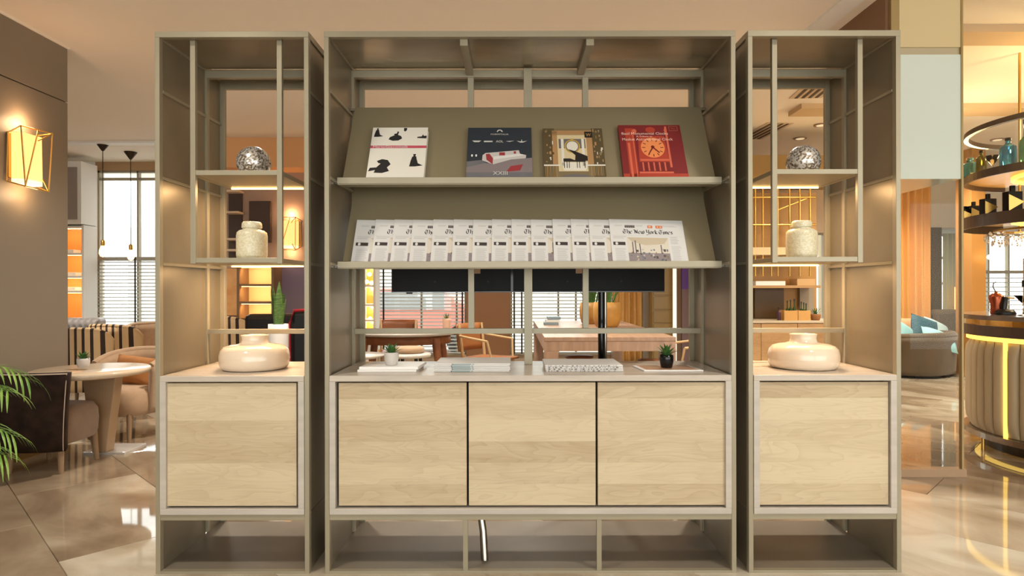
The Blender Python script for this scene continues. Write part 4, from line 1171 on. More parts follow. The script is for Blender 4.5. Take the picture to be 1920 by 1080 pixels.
# tufted sofa
sf = thing('tufted_sofa', 'grey button-tufted sofa back under the bright window', 'sofa', (XX(150, 8.1), 8.1, 0))
sx0, sx1 = XX(60, 8.1), XX(196, 8.1)
GREYL = mat('grey_leather', (176, 172, 172), 0.35)
def tuft(u, v):
    nx, nz = 12, 3
    a = u * nx; b = v * nz
    row = math.floor(b + 0.5)
    dx = (a + (0.5 if row % 2 else 0)) % 1 - 0.5; dz = b - row
    dist = math.hypot(dx * 0.8, dz)
    return (sx0 + (sx1 - sx0) * u, 8.02 - 0.07 * min(1.0, dist / 0.42) ** 0.7, 0.40 + 0.40 * v)
m = MB(); m.grid(tuft, 96, 24); m.build('tufted_back', GREYL, sf)
box('back_frame', GREYL, sx0, sx1, 8.02, 8.2, 0.1, 0.80, sf, 0.04)
box('seat', GREYL, sx0, sx1, 7.4, 8.0, 0.12, 0.42, sf, 0.05)
for x in (sx0 + 0.06, sx1 - 0.06):
    MB().tube([(x, 7.5, 0), (x, 7.5, 0.13)], 0.02, 8).build('leg', LEGM, sf)
s_t = thing('side_table', 'small dark side table by the tall window', 'table', (XX(228, 7.9), 7.9, 0))
MB().lathe([(0.22, 0.58), (0.23, 0.60), (0.0005, 0.605)], 28, (XX(228, 7.9), 7.9, 0)).build('tabletop', WALNUT, s_t)
MB().lathe([(0.16, 0), (0.15, 0.02), (0.03, 0.05), (0.03, 0.58)], 20, (XX(228, 7.9), 7.9, 0)).build('pedestal', WALNUT, s_t)
pot_plant('potted_cactus', 'tiny dark potted plant on the side table by the tall window', (XX(223, 7.85), 7.85, 0.606), 0.04, 0.06, WALNUT, 'succ', 15, lr=1.3)
# lit shelves in the far left corner
def lit_shelves(name, label, px0, px1, Y, zs, backm, frm, depth=0.28, lit=True, power=2.5):
    x0, x1 = XX(px0, Y), XX(px1, Y); z0, z1 = zs[0], zs[-1]
    r = thing(name, label, 'shelves', ((x0 + x1) / 2, Y + depth / 2, 0))
    box('back_panel', backm, x0, x1, Y + depth - 0.02, Y + depth, z0, z1, r)
    box('side_panel', frm, x0 - 0.03, x0, Y, Y + depth, 0, z1 + 0.03, r)
    box('side_panel', frm, x1, x1 + 0.03, Y, Y + depth, 0, z1 + 0.03, r)
    for z in zs: box('shelf_board', frm, x0, x1, Y, Y + depth - 0.02, z - 0.014, z + 0.014, r)
    if z0 > 0.2: box('plinth_cabinet', frm, x0, x1, Y, Y + depth, 0, z0 - 0.014, r)
    if lit:
        for za, zb in zip(zs[:-1], zs[1:]):
            box('led_strip', LED, x0 + 0.02, x1 - 0.02, Y + 0.02, Y + 0.03, zb - 0.02, zb - 0.014, r)
            area('shelf_glow', ((x0 + x1) / 2, Y + 0.05, zb - 0.03), (math.radians(35), 0, 0), x1 - x0 - 0.05, 0.03, power, WARM)
    return r
ORANGEB = mat('amber_niche_back', (206, 132, 60), 0.6)
ns = lit_shelves('niche_shelves', 'amber lit niche shelves beside the lamp wall', 100, 157, 8.5, (0.75, 1.13, 1.33, 1.64, 2.0), ORANGEB, WHITEP, power=1.2)
x0, x1 = XX(100, 8.5), XX(157, 8.5)
tall = thing('wall_cabinet', 'white wall cabinet with inset framed door above the niche shelves', 'cabinet', ((x0 + x1) / 2, 8.6, 2.05))
box('cabinet_body', WHITEP, x0 - 0.03, x1 + 0.03, 8.45, 8.78, 2.04, 2.88, tall)
box('door', mat('grey_door', (150, 140, 134), 0.4), x0 + 0.03, x1 - 0.02, 8.435, 8.45, 2.10, 2.80, tall, 0.004)
for k, (z, w_) in enumerate(((1.144, 0.12), (1.344, 0.13), (1.654, 0.1))):
    tag(box('book_stack', WHT, XX(133, 8.6), XX(133, 8.6) + w_, 8.55, 8.7, z + 0.001, z + 0.05, None, 0.003),
        ('pale books lying on the lowest amber niche shelf', 'pale books lying on the middle amber niche shelf', 'pale books lying on the upper amber niche shelf')[k], 'books', 'books in the amber niche')
# palm at the left edge
pc = Vector((-2.80, 3.0, 0))
palm = thing('potted_palm', 'green palm fronds reaching in at the left edge', 'plant', pc)
MB().lathe([(0.13, 0), (0.16, 0.02), (0.19, 0.3), (0.2, 0.36), (0.18, 0.36), (0.17, 0.32), (0.0005, 0.31)], 28, pc).build('pot', mat('taupe_planter', (120, 104, 88), 0.5), palm)
MB().tube([pc + Vector((0, 0, 0.3)), pc + Vector((0.02, 0, 0.6))], 0.02, 8).build('stem', WALNUT, palm)
PALM = mat('palm_leaf', (146, 178, 78), 0.4, rgb2=(84, 132, 48), vscale=10)
def frond(b, mid, tip, seed, n=10, ll=0.20):
    rnd = random.Random(seed); b, mid, tip = Vector(b), Vector(mid), Vector(tip); m = MB()
    q = lambda t: b * (1 - t) ** 2 + mid * 2 * t * (1 - t) + tip * t * t
    m.tube([q(k / 8) for k in range(9)], [0.006 - 0.0006 * k for k in range(9)], 6)
    for k in range(n):
        t = 0.3 + 0.7 * k / (n - 1); p = q(t); d = (q(min(1, t + .02)) - q(t - .02)).normalized()
        s_ = d.cross(Vector((0, 0, 1))).normalized()
        for sg in (-1, 1):
            e = p + (d * 0.75 + s_ * sg * 0.55 + Vector((0, 0, -0.35 - 0.3 * rnd.random()))) * ll * (1.1 - 0.5 * t)
            leaf(m, p, e, 0.010, 0, 0.3, 5)
    return m.build('frond', PALM, palm)
top = pc + Vector((0.02, 0, 0.58))
frond(top, P(-40, 640, 3.0), P(52, 705, 3.0), 1)
frond(top, P(-50, 690, 2.95), P(18, 730, 2.9), 2)
frond(pc + Vector((0, 0, 0.45)), P(-50, 765, 3.0), P(26, 812, 3.0), 3)
frond(pc + Vector((0, 0, 0.42)), P(-60, 800, 2.95), P(12, 850, 2.95), 4)
frond(top, P(-160, 640, 3.1), P(-240, 740, 3.1), 5)
frond(top, P(-110, 620, 3.3), P(-90, 700, 3.5), 6)

# ------------------------------------------------------------------ through the left bay
DKW = mat('dark_umber_panel', (70, 50, 36), 0.5)
bookc = lit_shelves('bookcase', 'tall bookcase with amber lit lower shelves, behind left unit', 451, 511, PY - 0.32, (0.80, 1.00, 1.21, 1.44), mat('peach_back', (232, 186, 130), 0.6), mat('bronze_case', (120, 92, 62), 0.4), depth=0.3, power=2.0)
xa, xb = XX(470, PY - 0.05), XX(510, PY - 0.05)
tag(box('umber_artwork', DKW, xa, xb, PY - 0.06, PY - 0.02, ZZ(455, PY), ZZ(378, PY), None, 0.006), 'dark umber panel hanging behind the left jar', 'panel')
ud = thing('open_rack', 'narrow dark rack with pale shelf edges beside the umber panel', 'shelves', (XX(442, PY), PY - 0.1, 1.44))
box('back_panel', DKW, XX(430, PY - .05), XX(455, PY - .05), PY - 0.03, PY - 0.01, 1.46, ZZ(362, PY), ud)
for py in (362, 401, 450, 470):
    box('shelf_board', mat('pale_shelf', (212, 186, 156), 0.5), XX(428, PY - .1), XX(456, PY - .1), PY - 0.2, PY - 0.03, ZZ(py, PY) - 0.012, ZZ(py, PY) + 0.012, ud)
tag(box('art_panel', mat('amber_art', (232, 180, 120), 0.6, rgb2=(206, 140, 72), vscale=5), XX(418, PY - .05), XX(447, PY - .05), PY - 0.05, PY - 0.01, ZZ(590, PY), ZZ(503, PY), None, 0.004), 'mottled amber art panel left of the lit bookcase', 'panel')
tag(box('screen_panel', mat('grey_panel_violet_light', (140, 124, 126), 0.5, rgb2=(128, 110, 134), vscale=1.1), XX(519, PY - .05), XX(600, PY - .05), PY - 0.05, PY - 0.01, 0.0, ZZ(490, PY), None, 0.004), 'grey wall panel tinted as if violet-lit, behind the snake plant', 'panel')  # violet light on a grey wall is put into the panel colour
bs = thing('black_sofa', 'black leather sofa behind the snake plant', 'sofa', (XX(520, 6.2), 6.3, 0))
BLKL = mat('black_leather', (22, 20, 20), 0.3)
bx0, bx1 = XX(458, 6.1), XX(640, 6.1)
box('backrest', BLKL, bx0, bx1, 6.1, 6.3, 0.15, ZZ(588, 6.1), bs, 0.05)
box('seat', BLKL, bx0, bx1, 6.3, 6.9, 0.15, 0.42, bs, 0.05)
box('arm', BLKL, bx0 - 0.14, bx0, 6.12, 6.9, 0.12, 0.62, bs, 0.05)
for x in (bx0, bx1 - 0.05): box('foot', CHROME, x, x + 0.05, 6.2, 6.25, 0, 0.15, bs)
rb = thing('rucksack', 'black rucksack with red trim beside the snake plant', 'bag', (XX(566, 5.6), 5.6, 0.45))
rx0, rx1 = XX(546, 5.6), XX(600, 5.6)
box('bag_body', BLACKM, rx0 + 0.02, rx1, 5.55, 5.8, 0.42, ZZ(582, 5.6), rb, 0.04)
MB().tube([(rx0 + 0.01, 5.56, 0.43), (rx0 + 0.005, 5.56, 0.85), (rx0 + 0.05, 5.56, ZZ(581, 5.6)), (rx1, 5.56, ZZ(579, 5.6))], 0.014, 8).build('red_trim', mat('red_trim', (150, 24, 34), 0.5), rb)
bt = thing('low_bench', 'low dark bench under the rucksack and white planter', 'bench', (XX(545, 5.6), 5.6, 0))
box('bench_top', mat('espresso_wood', (52, 34, 24), 0.4), XX(500, 5.6), XX(640, 5.6), 5.4, 5.95, 0.37, 0.42, bt, 0.004)
for x in (XX(505, 5.6), XX(632, 5.6)):
    for y in (5.44, 5.88): box('leg', MATS['espresso_wood'], x, x + 0.04, y, y + 0.04, 0, 0.37, bt)
sp = pot_plant('snake_plant', 'upright snake plant in a white planter behind left vase', (XX(524, 5.5), 5.5, 0.4205), 0.088, 0.44, WHT, 'snake', 3, lr=0.44)
s3 = tub_chair('striped_chair', 'striped tub chair seen through the left bay by black sofa', 0.5, 0.46, 0.42, 0.84, TANF, STR, LEGM, A=1.6, flare=0.05, low=0.2)
place(s3, XX(434, 7.3), 7.25, PI - 0.2)
# ------------------------------------------------------------------ through the middle bay
gl = lit_shelves('gold_cabinet', 'narrow glowing gold cabinet at the left of the middle view', 680, 701, 8.2, (0.5, 0.75, 0.95, 1.2, 1.5), GOLD, WHITEP, power=2.5)
for k, py in enumerate((514, 528, 530, 597)):
    px = (694, 689, 698, 695)[k]
    c = P(px, py, 8.25); 
    tag(MB().lathe([(0.0005, -0.03), (0.026, -0.018), (0.03, 0), (0.026, 0.018), (0.0005, 0.03)], 12, c).build('glass_bauble', MATS['glowing_bulb']),
        ('topmost glowing bauble in the gold cabinet', 'left glowing bauble in the gold cabinet', 'right glowing bauble in the gold cabinet', 'lowest glowing bauble in the gold cabinet')[k], 'bauble', 'glowing baubles')
wt = thing('dining_table', 'walnut dining table with pale oval top and slanted legs', 'table', (-1.05, 6.15, 0))
cxy = (-1.05, 6.15, 0)
MB().lathe([(0.42, 0.715), (0.50, 0.728), (0.52, 0.742), (0.515, 0.75), (0.0005, 0.75)], 48, cxy, sx=1.05, sy=0.8).build('tabletop', mat('grey_white_top', (196, 186, 176), 0.2), wt)
MB().lathe([(0.40, 0.64), (0.43, 0.64), (0.43, 0.715), (0.40, 0.715)], 48, cxy, sx=1.05, sy=0.8).build('apron', WALNUT, wt)
for sx, sy in ((-1, -1), (1, -1), (1, 1), (-1, 1)):
    MB().tube([(cxy[0] + sx * 0.42, cxy[1] + sy * 0.30, 0), (cxy[0] + sx * 0.33, cxy[1] + sy * 0.22, 0.7)], [0.022, 0.04], 12).build('leg', WALNUT, wt)
lt = thing('coffee_table', 'lower round table with pale top left of the walnut table', 'table', (XX(690, 5.2), 5.2, 0))
cl = (XX(668, 5.2), 5.2, 0)
MB().lathe([(0.2, 0.60), (0.235, 0.612), (0.24, 0.625), (0.0005, 0.628)], 36, cl).build('tabletop', mat('pale_grey_top', (206, 200, 192), 0.2), lt)
for k in range(3):
    a = k * 2.1 + 0.5
    MB().tube([(cl[0] + 0.2 * math.cos(a), cl[1] + 0.2 * math.sin(a), 0), (cl[0] + 0.13 * math.cos(a), cl[1] + 0.13 * math.sin(a), 0.61)], [0.016, 0.025], 10).build('leg', WALNUT, lt)
def wood_chair(label, x, y, rz, shell=WALNUT, legm=None):
    legm = legm or mat('pale_ash', (206, 172, 126), 0.4)
    r = thing('wooden_chair', label, 'chair', (0, 0, 0))
    m = MB(); m.grid(lambda u, v: ((u - .5) * 0.46, (v - .5) * 0.44, 0.45 - 0.03 * math.sin(PI * u) * math.sin(PI * v)), 8, 8); m.build('seat', shell, r, solid=0.022)
    m = MB(); m.grid(lambda u, v: ((u - .5) * (0.46 - 0.04 * v), 0.21 + 0.05 * v + 0.05 * math.sin(PI * u), 0.52 + 0.28 * v), 10, 5); m.build('backrest', shell, r, solid=0.02)
    for sx in (-1, 1):
        MB().tube([(sx * 0.2, -0.2, 0), (sx * 0.19, -0.17, 0.44)], [0.012, 0.018], 8).build('leg', legm, r)
        MB().tube([(sx * 0.2, 0.25, 0), (sx * 0.19, 0.19, 0.45), (sx * 0.20, 0.235, 0.80)], [0.012, 0.018, 0.012], 8).build('leg', legm, r)
        MB().tube([(sx * 0.23, -0.14, 0.64), (sx * 0.21, 0.22, 0.68)], 0.012, 8).build('armrest', legm, r)
        MB().tube([(sx * 0.19, -0.17, 0.44), (sx * 0.23, -0.14, 0.64)], 0.011, 8).build('arm_post', legm, r)
    return place(r, x, y, rz)
wood_chair('brown wooden armchair with pale legs before the brown pier', XX(916, 6.4), 6.5, 1.0, mat('brown_leather_shell', (146, 92, 48), 0.5))
wood_chair('walnut chair pushed under the far side of the walnut table', XX(745, 7.1), 7.1, 0.1)
wood_chair('walnut chair at the right end of the communal table', XX(1300, 5.6), 5.75, -1.45, mat('amber_brown_shell', (150, 98, 50), 0.5))
bw = MB().lathe([(0.05, 0), (0.07, 0.004), (0.11, 0.06), (0.115, 0.075), (0.105, 0.075), (0.065, 0.012), (0.0005, 0.01)], 32, (XX(768, 5.32), 5.32, 0)).build('seat_pad', TANF) if False else None
b2t = thing('round_stool', 'pale round stool with tan pad before the walnut table', 'stool', (XX(768, 5.45), 5.45, 0))
cs = (XX(768, 5.45), 5.45, 0)
MB().lathe([(0.15, 0.575), (0.185, 0.58), (0.19, 0.60), (0.17, 0.612), (0.0005, 0.614)], 32, cs).build('stool_top', MATS['pale_grey_top'], b2t)
MB().lathe([(0.11, 0.614), (0.13, 0.62), (0.13, 0.655), (0.11, 0.665), (0.0005, 0.667)], 28, cs).build('pad', TANF, b2t)
for k in range(4):
    a = k * PI / 2 + 0.7
    MB().tube([(cs[0] + 0.17 * math.cos(a), cs[1] + 0.17 * math.sin(a), 0), (cs[0] + 0.11 * math.cos(a), cs[1] + 0.11 * math.sin(a), 0.58)], [0.011, 0.016], 8).build('leg', BLACKM, b2t)
pot_plant('potted_succulent', 'dark spiky succulent in a pinkish pot on the walnut table', (XX(838, 6.25), 6.25, 0.7505), 0.042, 0.12, mat('pink_beige_pot', (210, 170, 146), 0.5), 'spike', 18, lr=1.5)
# communal table
ct = thing('communal_table', 'long rosy wooden communal table carrying two planters', 'table', ((0.27 + 1.39) / 2, 6.7, 0))
c0, c1, cy0, cy1 = 0.275, 1.395, 5.37, 8.1
box('tabletop', ROSEW, c0, c1, cy0, cy1, 0.715, 0.75, ct, 0.003)
box('apron', ROSEW, c0, c1, cy0 + 0.003, cy0 + 0.04, 0.63, 0.715, ct)
box('apron', ROSEW, c0, c0 + 0.04, cy0 + 0.04, cy1, 0.63, 0.715, ct); box('apron', ROSEW, c1 - 0.04, c1, cy0 + 0.04, cy1, 0.63, 0.715, ct)
for x in (c0, c1 - 0.12):
    for y in (cy0 + 0.003, cy1 - 0.12): box('leg', ROSEW, x, x + 0.12, y, y + 0.12, 0, 0.63, ct, 0.003)
def planter(px, Y, r, h, label, seed):
    c = (XX(px, Y), Y, 0.7505)
    p = thing('planter', label, 'plant', c)
    MB().lathe([(r * .72, 0), (r * .84, h * .06), (r * .98, h * .35), (r, h * .7), (r * .93, h), (r * .85, h), (r * .85, h * .9), (0.0005, h * .88)], 32, c).build('pot', mat('mustard_wood_pot', (176, 130, 62), 0.45, var=0.2, vscale=6), p)
    rnd = random.Random(seed)
    for k in range(16):
        an = k * 2.4; b = Vector(c) + Vector((math.cos(an) * r * .4, math.sin(an) * r * .4, h * .88))
        m = MB(); leaf(m, b, b + Vector((math.cos(an) * r * 1.2, math.sin(an) * r * .9, 0.22 + 0.2 * rnd.random())), 0.035, 0, 0.2, 6)
        m.build('leaf', GREENL, p)
planter(1137, 6.8, 0.15, 0.265, 'mustard brown planter with strappy leaves, front one on the communal table', 3)
planter(1108, 7.4, 0.14, 0.25, 'mustard brown planter with strappy leaves, rear one on the communal table', 8)
for k in range(3):
    tag(box('table_book', (mat('slate_book', (120, 138, 146), 0.5), mat('pale_book', (206, 210, 206), 0.5), MATS['slate_book'])[k], XX(1003 + k * 3, 7.2) + 0.1, XX(1026 + k * 2, 7.2) + 0.12, 7.1, 7.3, 0.7505 + k * 0.031, 0.7505 + k * 0.031 + 0.03, None, 0.002),
        ('bottom slate-blue book of the small stack on communal table', 'pale middle book of the small stack on communal table', 'top slate-blue book of the small stack on communal table')[k], 'book', 'books on the communal table')
def stool(label, x, y):
    r = thing('wooden_stool', label, 'stool', (x, y, 0))
    MB().lathe([(0.13, 0.43), (0.15, 0.44), (0.15, 0.46), (0.0005, 0.465)], 24, (x, y, 0)).build('seat', WALNUT, r)
    for k in range(4):
        a = k * PI / 2 + 0.6
        MB().tube([(x + 0.17 * math.cos(a), y + 0.17 * math.sin(a), 0), (x + 0.1 * math.cos(a), y + 0.1 * math.sin(a), 0.44)], 0.016, 8).build('leg', WALNUT, r)
stool('walnut stool under the right part of the communal table', XX(1222, 6.2), 6.2)
stool('walnut stool under the left part of the communal table', XX(1085, 6.6), 6.6)
def curtain(name, label, px0, px1, Y, z0, z1, m_, folds, amp=0.04):
    x0, x1 = XX(px0, Y), XX(px1, Y); m = MB(); n = folds * 10
    m.grid(lambda u, v: (x0 + (x1 - x0) * u, Y + amp * math.sin(u * folds * 2 * PI) * (0.75 + 0.25 * math.cos(v * 2 + u * 9)), z0 + (z1 - z0) * v), n, 10)
    return tag(m.build(name, m_, None, solid=0.004), label, 'curtain')
GOLDC = mat('gold_curtain', (222, 172, 100), 0.6, var=0.06, vscale=3)
curtain('curtain', 'gold curtain hanging behind the communal table planters', 1148, 1203, 8.8, 0.05, 2.6, GOLDC, 5)
gc = thing('tall_cabinet', 'olive gold cabinet with panelled doors at right of middle view', 'cabinet', (XX(1242, 8.5), 8.6, 0))
OLV = mat('olive_gold_lacquer', (164, 132, 66), 0.3)
box('cabinet_body', OLV, XX(1222, 8.5), XX(1262, 8.5), 8.5, 8.9, 0, 2.4, gc)
for za, zb in ((0.1, 0.68), (0.70, 0.86), (0.88, 1.05), (1.07, 1.6), (1.62, 2.3)):
    box('door_panel', mat('olive_gold_door', (150, 118, 54), 0.3), XX(1224, 8.48), XX(1260, 8.48), 8.485, 8.5, za, zb, gc, 0.004)
tag(box('grey_pilaster', GREY, XX(1204, 8.75), XX(1215, 8.75), 8.75, 8.9, 0, 2.5), 'slim grey pilaster between gold curtain and olive cabinet', 'pilaster')
tag(box('window_frame_strip', mat('glowing_frame_white', (240, 236, 226), 0.4, emit=(255, 248, 230), estr=0.8), XX(1262, 8.3), XX(1267, 8.3), 8.3, 8.36, 0, 2.5), 'slim white window frame strip made to glow, beside the olive cabinet', 'light')  # bright window frame, not a lamp; its brightness is added as glow
tag(box('screen_panel', mat('violet_panel', (124, 92, 176), 0.5), XX(1277, 8.6), XX(1300, 8.6), 8.6, 8.65, ZZ(543, 8.6), 1.9), 'violet panel at the right edge of the middle view', 'panel')
tag(box('screen_panel', mat('mauve_panel', (150, 128, 130), 0.5), XX(1277, 8.6), XX(1300, 8.6), 8.6, 8.65, 0.0, ZZ(543.2, 8.6)), 'mauve panel below the violet panel in the middle view', 'panel')

# ------------------------------------------------------------------ buffet through the right bay
BYY = 7.0
sb = thing('sideboard', 'oak sideboard with drawers behind the right vase', 'cabinet', (3.1, BYY + 0.25, 0))
TANO = oak_mat('tan_oak', (196, 156, 108), (150, 112, 72))
box('carcass', mat('sideboard_gap', (70, 50, 30), 0.6), 2.4, 3.95, BYY + 0.02, BYY + 0.5, 0.02, 0.775, sb)
box('worktop', mat('pale_worktop', (206, 190, 164), 0.25), 2.38, 3.97, BYY, BYY + 0.52, 0.775, 0.80, sb, 0.002)
xs_ = [2.4, XX(1425, BYY), XX(1493, BYY), XX(1560, BYY)]
for a, b in zip(xs_[:-1], xs_[1:]):
    box('drawer', TANO, a + 0.003, b - 0.003, BYY + 0.005, BYY + 0.02, 0.705, 0.77, sb)
    box('door', TANO, a + 0.003, b - 0.003, BYY + 0.005, BYY + 0.02, 0.05, 0.675, sb)
UMB = mat('umber_gold_wall', (178, 134, 72), 0.4)
struct(box('wall_buffet', UMB, 2.3, XX(1528, 7.55), 7.55, 7.65, 0, 2.30))
tag(box('umber_screen', mat('dark_olive_screen', (92, 70, 40), 0.4), XX(1412, 7.5), XX(1466, 7.5), 7.48, 7.54, 0.81, ZZ(541, 7.5)), 'dark olive screen behind the bottle crates', 'panel')
tag(box('grey_screen', GREY, XX(1496, 7.5), XX(1522, 7.5), 7.48, 7.54, 0.81, ZZ(541, 7.5)), 'grey-green screen right of the dark olive screen', 'panel')
us = thing('upper_shelf', 'long tan shelf above the sideboard', 'shelf', (3.05, 7.35, ZZ(540, 7.3)))
box('shelf_board', mat('tan_shelf', (176, 136, 88), 0.4), 2.4, XX(1528, 7.3), 7.2, 7.54, ZZ(541, 7.2), ZZ(541, 7.2) + 0.03, us)
box('shelf_box', WHT, XX(1415, 7.25), XX(1470, 7.25), 7.25, 7.45, ZZ(541, 7.2) + 0.03, ZZ(528, 7.2), us)
box('shelf_box', mat('tan_box', (200, 164, 116), 0.5), XX(1492, 7.25), XX(1526, 7.25), 7.25, 7.45, ZZ(541, 7.2) + 0.03, ZZ(524, 7.2), us)
rk = thing('brass_rack', 'tall brass lattice rack glowing behind the right jar', 'rack', (3.05, 7.35, 1.5))
for px in (1414, 1428, 1444, 1456, 1478, 1497, 1516):
    x = XX(px, 7.25); MB().tube([(x, 7.25, 1.30), (x, 7.25, 2.36)], 0.010, 8).build('upright', GOLD, rk)
for py in (372, 423, 473):
    MB().tube([(2.6, 7.25, ZZ(py, 7.25)), (XX(1526, 7.25), 7.25, ZZ(py, 7.25))], 0.012, 8).build('cross_rail', GOLD, rk)
MB().tube([(XX(1456, 7.25), 7.26, ZZ(396, 7.25)), (XX(1516, 7.25), 7.26, ZZ(372, 7.25))], 0.010, 8).build('brace', GOLD, rk)
box('tray', mat('cream_tray', (222, 196, 150), 0.5), 2.6, XX(1520, 7.3), 7.2, 7.5, ZZ(480, 7.3), ZZ(466, 7.3), rk)
area('buffet_downlight', (3.05, 7.2, 2.42), (math.radians(20), 0, 0), 1.0, 0.1, 70, WARM)
struct(box('trim_7', mat('olive_bulkhead', (150, 118, 66), 0.6), 2.2, 4.2, 7.1, 7.7, 2.36, 2.66))
box_l = tag(box('cove_strip', LED, 2.5, 3.7, 7.08, 7.1, 2.35, 2.37), 'thin warm light strip along the olive bulkhead', 'light')
CRATE = mat('honey_wood', (206, 158, 92), 0.5, var=0.1, vscale=6)
def crate(px0, px1, label):
    x0, x1 = XX(px0, 7.08), XX(px1, 7.08)
    c = thing('wooden_crate', label, 'crate', ((x0 + x1) / 2, 7.14, 0.8005))
    box('front_board', CRATE, x0, x1, 7.08, 7.09, 0.8005, 0.91, c); box('back_board', CRATE, x0, x1, 7.22, 7.23, 0.8005, 0.91, c)
    box('end_board', CRATE, x0, x0 + 0.01, 7.09, 7.22, 0.8005, 0.91, c); box('end_board', CRATE, x1 - 0.01, x1, 7.09, 7.22, 0.8005, 0.91, c)
    box('floor_board', CRATE, x0 + 0.01, x1 - 0.01, 7.09, 7.22, 0.8005, 0.81, c)
crate(1468, 1493, 'left honey wood crate holding bottles on the sideboard')
crate(1494, 1517, 'right honey wood crate holding bottles on the sideboard')
def bottle(name, label, c, r, h, m_, neck=0.3, cap=None, group=None, square=False, capm=None):
    b = thing(name, label, 'bottle', c, group)
    seg = 4 if square else 20
    prof = [(r * .9, 0), (r, h * .02), (r, h * (0.9 - neck)), (r * .85, h * (0.95 - neck)), (r * .36, h * (1.02 - neck)), (r * .33, h * .92), (r * .36, h * .93), (r * .36, h * .95), (0.0005, h * .95)]
    mb = MB().lathe(prof, 20, c)
    if square:
        for v in mb.v:
            dx, dy = v.x - c[0], v.y - c[1]; rr = math.hypot(dx, dy)
            if rr > r * 0.5:
                k = 1 / max(abs(dx), abs(dy)) * rr * 0.86; v.x = c[0] + dx * k; v.y = c[1] + dy * k
    mb.build('glass_body', m_, b)
    MB().lathe([(r * .42, h * .90), (r * .42, h), (0.0005, h)], 14, c).build('cap', capm or BLACKM, b)
    return b
GRB = mat('green_bottle', (58, 84, 34), 0.08, trans=0.4)
for k, px in enumerate((1474, 1480, 1487)):
    bottle('bottle', ('leftmost', 'middle', 'rightmost')[k] + ' dark green bottle in the left wooden crate', (XX(px, 7.15), 7.155, 0.8105), 0.018, 0.21 + 0.01 * k, GRB, 0.4, group='bottles in the crates')
for k, px in enumerate((1500, 1504.5, 1509)):
    bottle('bottle', ('leftmost', 'middle', 'rightmost')[k] + ' dark green bottle in the right wooden crate', (XX(px, 7.15), 7.155, 0.8105), 0.017, 0.20 - 0.01 * k, GRB, 0.4, group='bottles in the crates')
bottle('bottle', 'small purple-capped bottle left of the wooden crates', (XX(1458, 7.12), 7.12, 0.8005), 0.02, 0.15, mat('plum_bottle', (70, 40, 60), 0.2), 0.3)
pot_plant('potted_plant', 'little plant in a round wooden bowl right of the crates', (XX(1526, 7.12), 7.12, 0.8005), 0.055, 0.07, mat('brown_bowl', (150, 100, 56), 0.5), 'spike', 22, lr=1.3)

# ------------------------------------------------------------------ lounge on the right, mirror reflection built behind the glass
OLIVEV = mat('olive_brown_velvet', (80, 62, 34), 0.6, var=0.12, vscale=6, sheen=0.3)
ac = tub_chair('barrel_armchair', 'olive brown barrel armchair with blue cushions built as mirror reflection behind the glass', 1.05, 0.9, 0.38, 0.54, OLIVEV, OLIVEV, BLACKM, A=2.2, flare=0.04, leg_h=0.06, low=0.05, thick=0.1)
place(ac, XX(1705, 8.4), 8.5, PI + 0.6)
TEAL = mat('teal_cushion', (52, 92, 104), 0.6); AQUA = mat('aqua_cushion', (150, 198, 202), 0.6); PEACH = mat('peach_cushion', (226, 178, 136), 0.6); PALEB = mat('pale_blue_cushion', (186, 212, 214), 0.6)
pillow('cushion', 'dark teal cushion in the middle of the barrel armchair', 0.44, 0.36, 0.13, TEAL, P(1729, 620, 8.55), (-0.3, 0.3, 0.2), group='cushions on the barrel armchair')
pillow('cushion', 'bright aqua cushion hanging over the armchair side', 0.44, 0.30, 0.13, AQUA, P(1757, 638, 8.2), (-0.8, 0.35, -0.1), group='cushions on the barrel armchair')
pillow('cushion', 'pale blue-grey cushion at the back right of the armchair', 0.42, 0.28, 0.12, PALEB, P(1752, 620, 8.75), (-0.5, 0.4, 0.2), group='cushions on the barrel armchair')
pillow('cushion', 'peach cushion at the back left of the armchair', 0.34, 0.28, 0.11, PEACH, P(1699, 616, 8.8), (-0.3, 0, 0.1), group='cushions on the barrel armchair')
pillow('cushion', 'light blue cushion at the left edge of the armchair', 0.30, 0.26, 0.11, AQUA, P(1691, 626, 8.4), (-0.3, 0.5, 0.3), group='cushions on the barrel armchair')
curtain('curtain', 'tall golden curtain behind the olive barrel armchair', 1660, 1741, 9.3, 0.03, ZZ(342, 9.3), mat('golden_sheer', (236, 178, 106), 0.6, var=0.05, vscale=2), 6, 0.05)
lamp('curtain_uplight', 'SPOT', (XX(1705, 9.0), 8.95, 2.9), 30, WARM, 0.08, math.radians(90), (math.radians(-15), 0, 0))
tag(box('jamb', mat('dark_jamb', (96, 84, 62), 0.6), XX(1743, 9.5), XX(1762, 9.5), 9.5, 9.8, 0, 2.07), 'dark olive jamb between golden curtain and sheer curtain', 'pilaster')
curtain('sheer_curtain', 'thin pale sheer curtain beside the dark jamb', 1764, 1800, 9.75, 0.05, 2.0, mat('pale_sheer', (196, 198, 170), 0.7, trans=0.04), 4, 0.03)
gs = thing('grey_sofa', 'grey-brown sofa behind the aqua cushion', 'sofa', (XX(1790, 8.9), 9.0, 0))
GBF = mat('grey_brown_fabric', (112, 100, 82), 0.8)
ax, bx_ = 0.15 + XX(1766, 8.8), XX(1800, 8.8)
box('seat', GBF, ax + .12, bx_ + 0.3, 8.7, 9.2, 0.14, 0.40, gs, 0.05); box('backrest', GBF, ax, bx_ + 0.3, 9.2, 9.4, 0.14, ZZ(582, 9.2), gs, 0.06)
for x in (ax + 0.06, bx_ + 0.2):
    MB().tube([(x, 8.75, 0), (x, 8.75, 0.15)], 0.018, 8).build('leg', BLACKM, gs)
